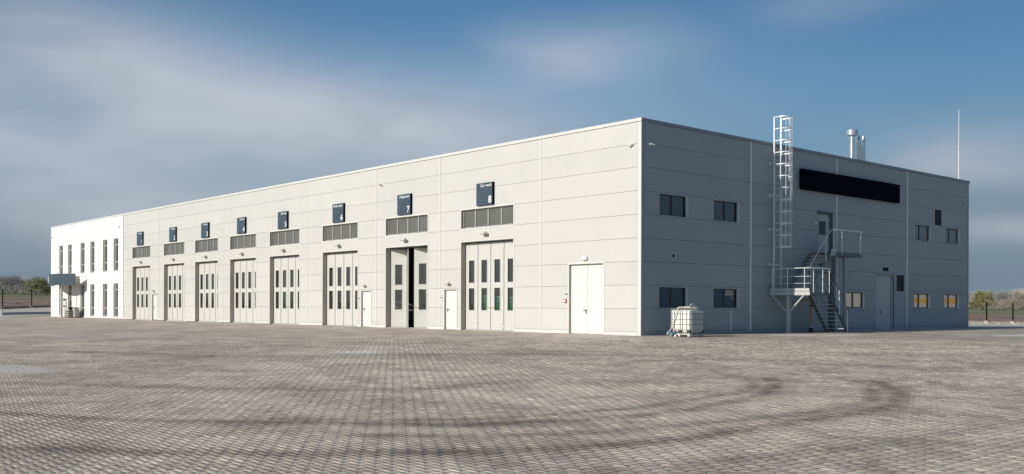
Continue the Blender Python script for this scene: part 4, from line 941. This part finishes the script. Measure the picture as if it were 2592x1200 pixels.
L_ = [(28, 250, 9.5, 0, 'bare grey tree at the left edge of the photo beyond the field', 0, 1.15), (58, 262, 9.2, 1, 'bare grey tree second from the left edge beyond the field', 1, 1.1), (-8, 255, 9, 2, 'bare brownish tree cut by the left edge of the photo', 2, 1.2),
      (102, 255, 9.0, 3, 'bare pale tree just left of the white office block', 3, 1.1), (122, 262, 8.6, 1, 'bare tree partly hidden by the white office block', 4, 1.1),
      (2478, 255, 9.2, 3, 'bare tree just right of the dark gable end', 1, 1.0), (2462, 262, 8.4, 2, 'bare tree partly hidden by the dark gable end', 5, 1.1), (2518, 258, 9.3, 0, 'first of two wide bare trees in the middle of the right tree line', 2, 1.2), (2548, 250, 9.9, 1, 'widest and tallest bare tree right of the hall', 3, 1.25),
      (2584, 248, 9.8, 2, 'bare brown tree at the right edge of the photo', 4, 1.2), (2612, 255, 9.4, 0, 'bare tree just past the right edge of the photo', 0, 1.2)]
for px, d_, H_, k_, lab, rz, wd in L_: treeat(px, d_, H_, k_, lab, rz, wide=wd)
for i, px in enumerate((-60, -110, 170, 225, 290, 2660, 2720, 2400, 2340)): treeat(px, 250 + (i * 37) % 25, 9 + (i % 3) * .5, i % 4, 'bare tree of the field line, hidden or outside the photo, %s' % ('far left', 'left end', 'left part behind the office', 'behind the office middle', 'behind the hall', 'right outside', 'right end', 'behind the gable', 'behind the gable middle')[i], i, wide=1.15)
treeat(90, 222, 4.0, 'g', 'olive green evergreen bush behind the left fence posts', 0, wide=1.35); treeat(2488, 222, 4.3, 'g', 'olive green evergreen bush right of the dark gable end', 1.5, wide=1.2)
treeat(119, 222, 2.2, 'h', 'low dark green bush beside the white office block', 2, wide=1.6); treeat(2456, 225, 2.2, 'h', 'low dark green bush beside the dark gable end', 3, wide=1.3)
# low scrub line under the trees
rr = random.Random(4); b = MB()
for i in range(34000):
    px = rr.uniform(-250, 330) if i % 2 else rr.uniform(2330, 2800); dd = rr.uniform(228, 262); a = (px - 1296) / 2498; x = CAM.x + dd * (FX + a * RX); y = CAM.y + dd * (FY + a * RY)
    hh = 2.6 * (.85 + .15 * math.sin(px * .11) * math.sin(px * .031 + 1)); z = float(height(x, y)) + hh * rr.random() ** 1.2; l = rr.uniform(.12, .4); d = Vector((rr.uniform(-1, 1), rr.uniform(-1, 1), rr.uniform(-.2, 1.4))).normalized(); t = d.cross(Vector((.2, .7, .3))).normalized() * .085; p = Vector((x, y, z)); b.face([p - t, p + t, p + d * l * 1.6])
o = b.build('scrub', mat('scrub_brown', (.25, .21, .16), .95, var=.5, scale=.12)); tag(o, 'low brown scrub under the distant bare trees', 'scrub', kind='stuff')

S.cycles.max_bounces = 6; S.cycles.transparent_max_bounces = 12; S.cycles.caustics_reflective = False; S.cycles.caustics_refractive = False
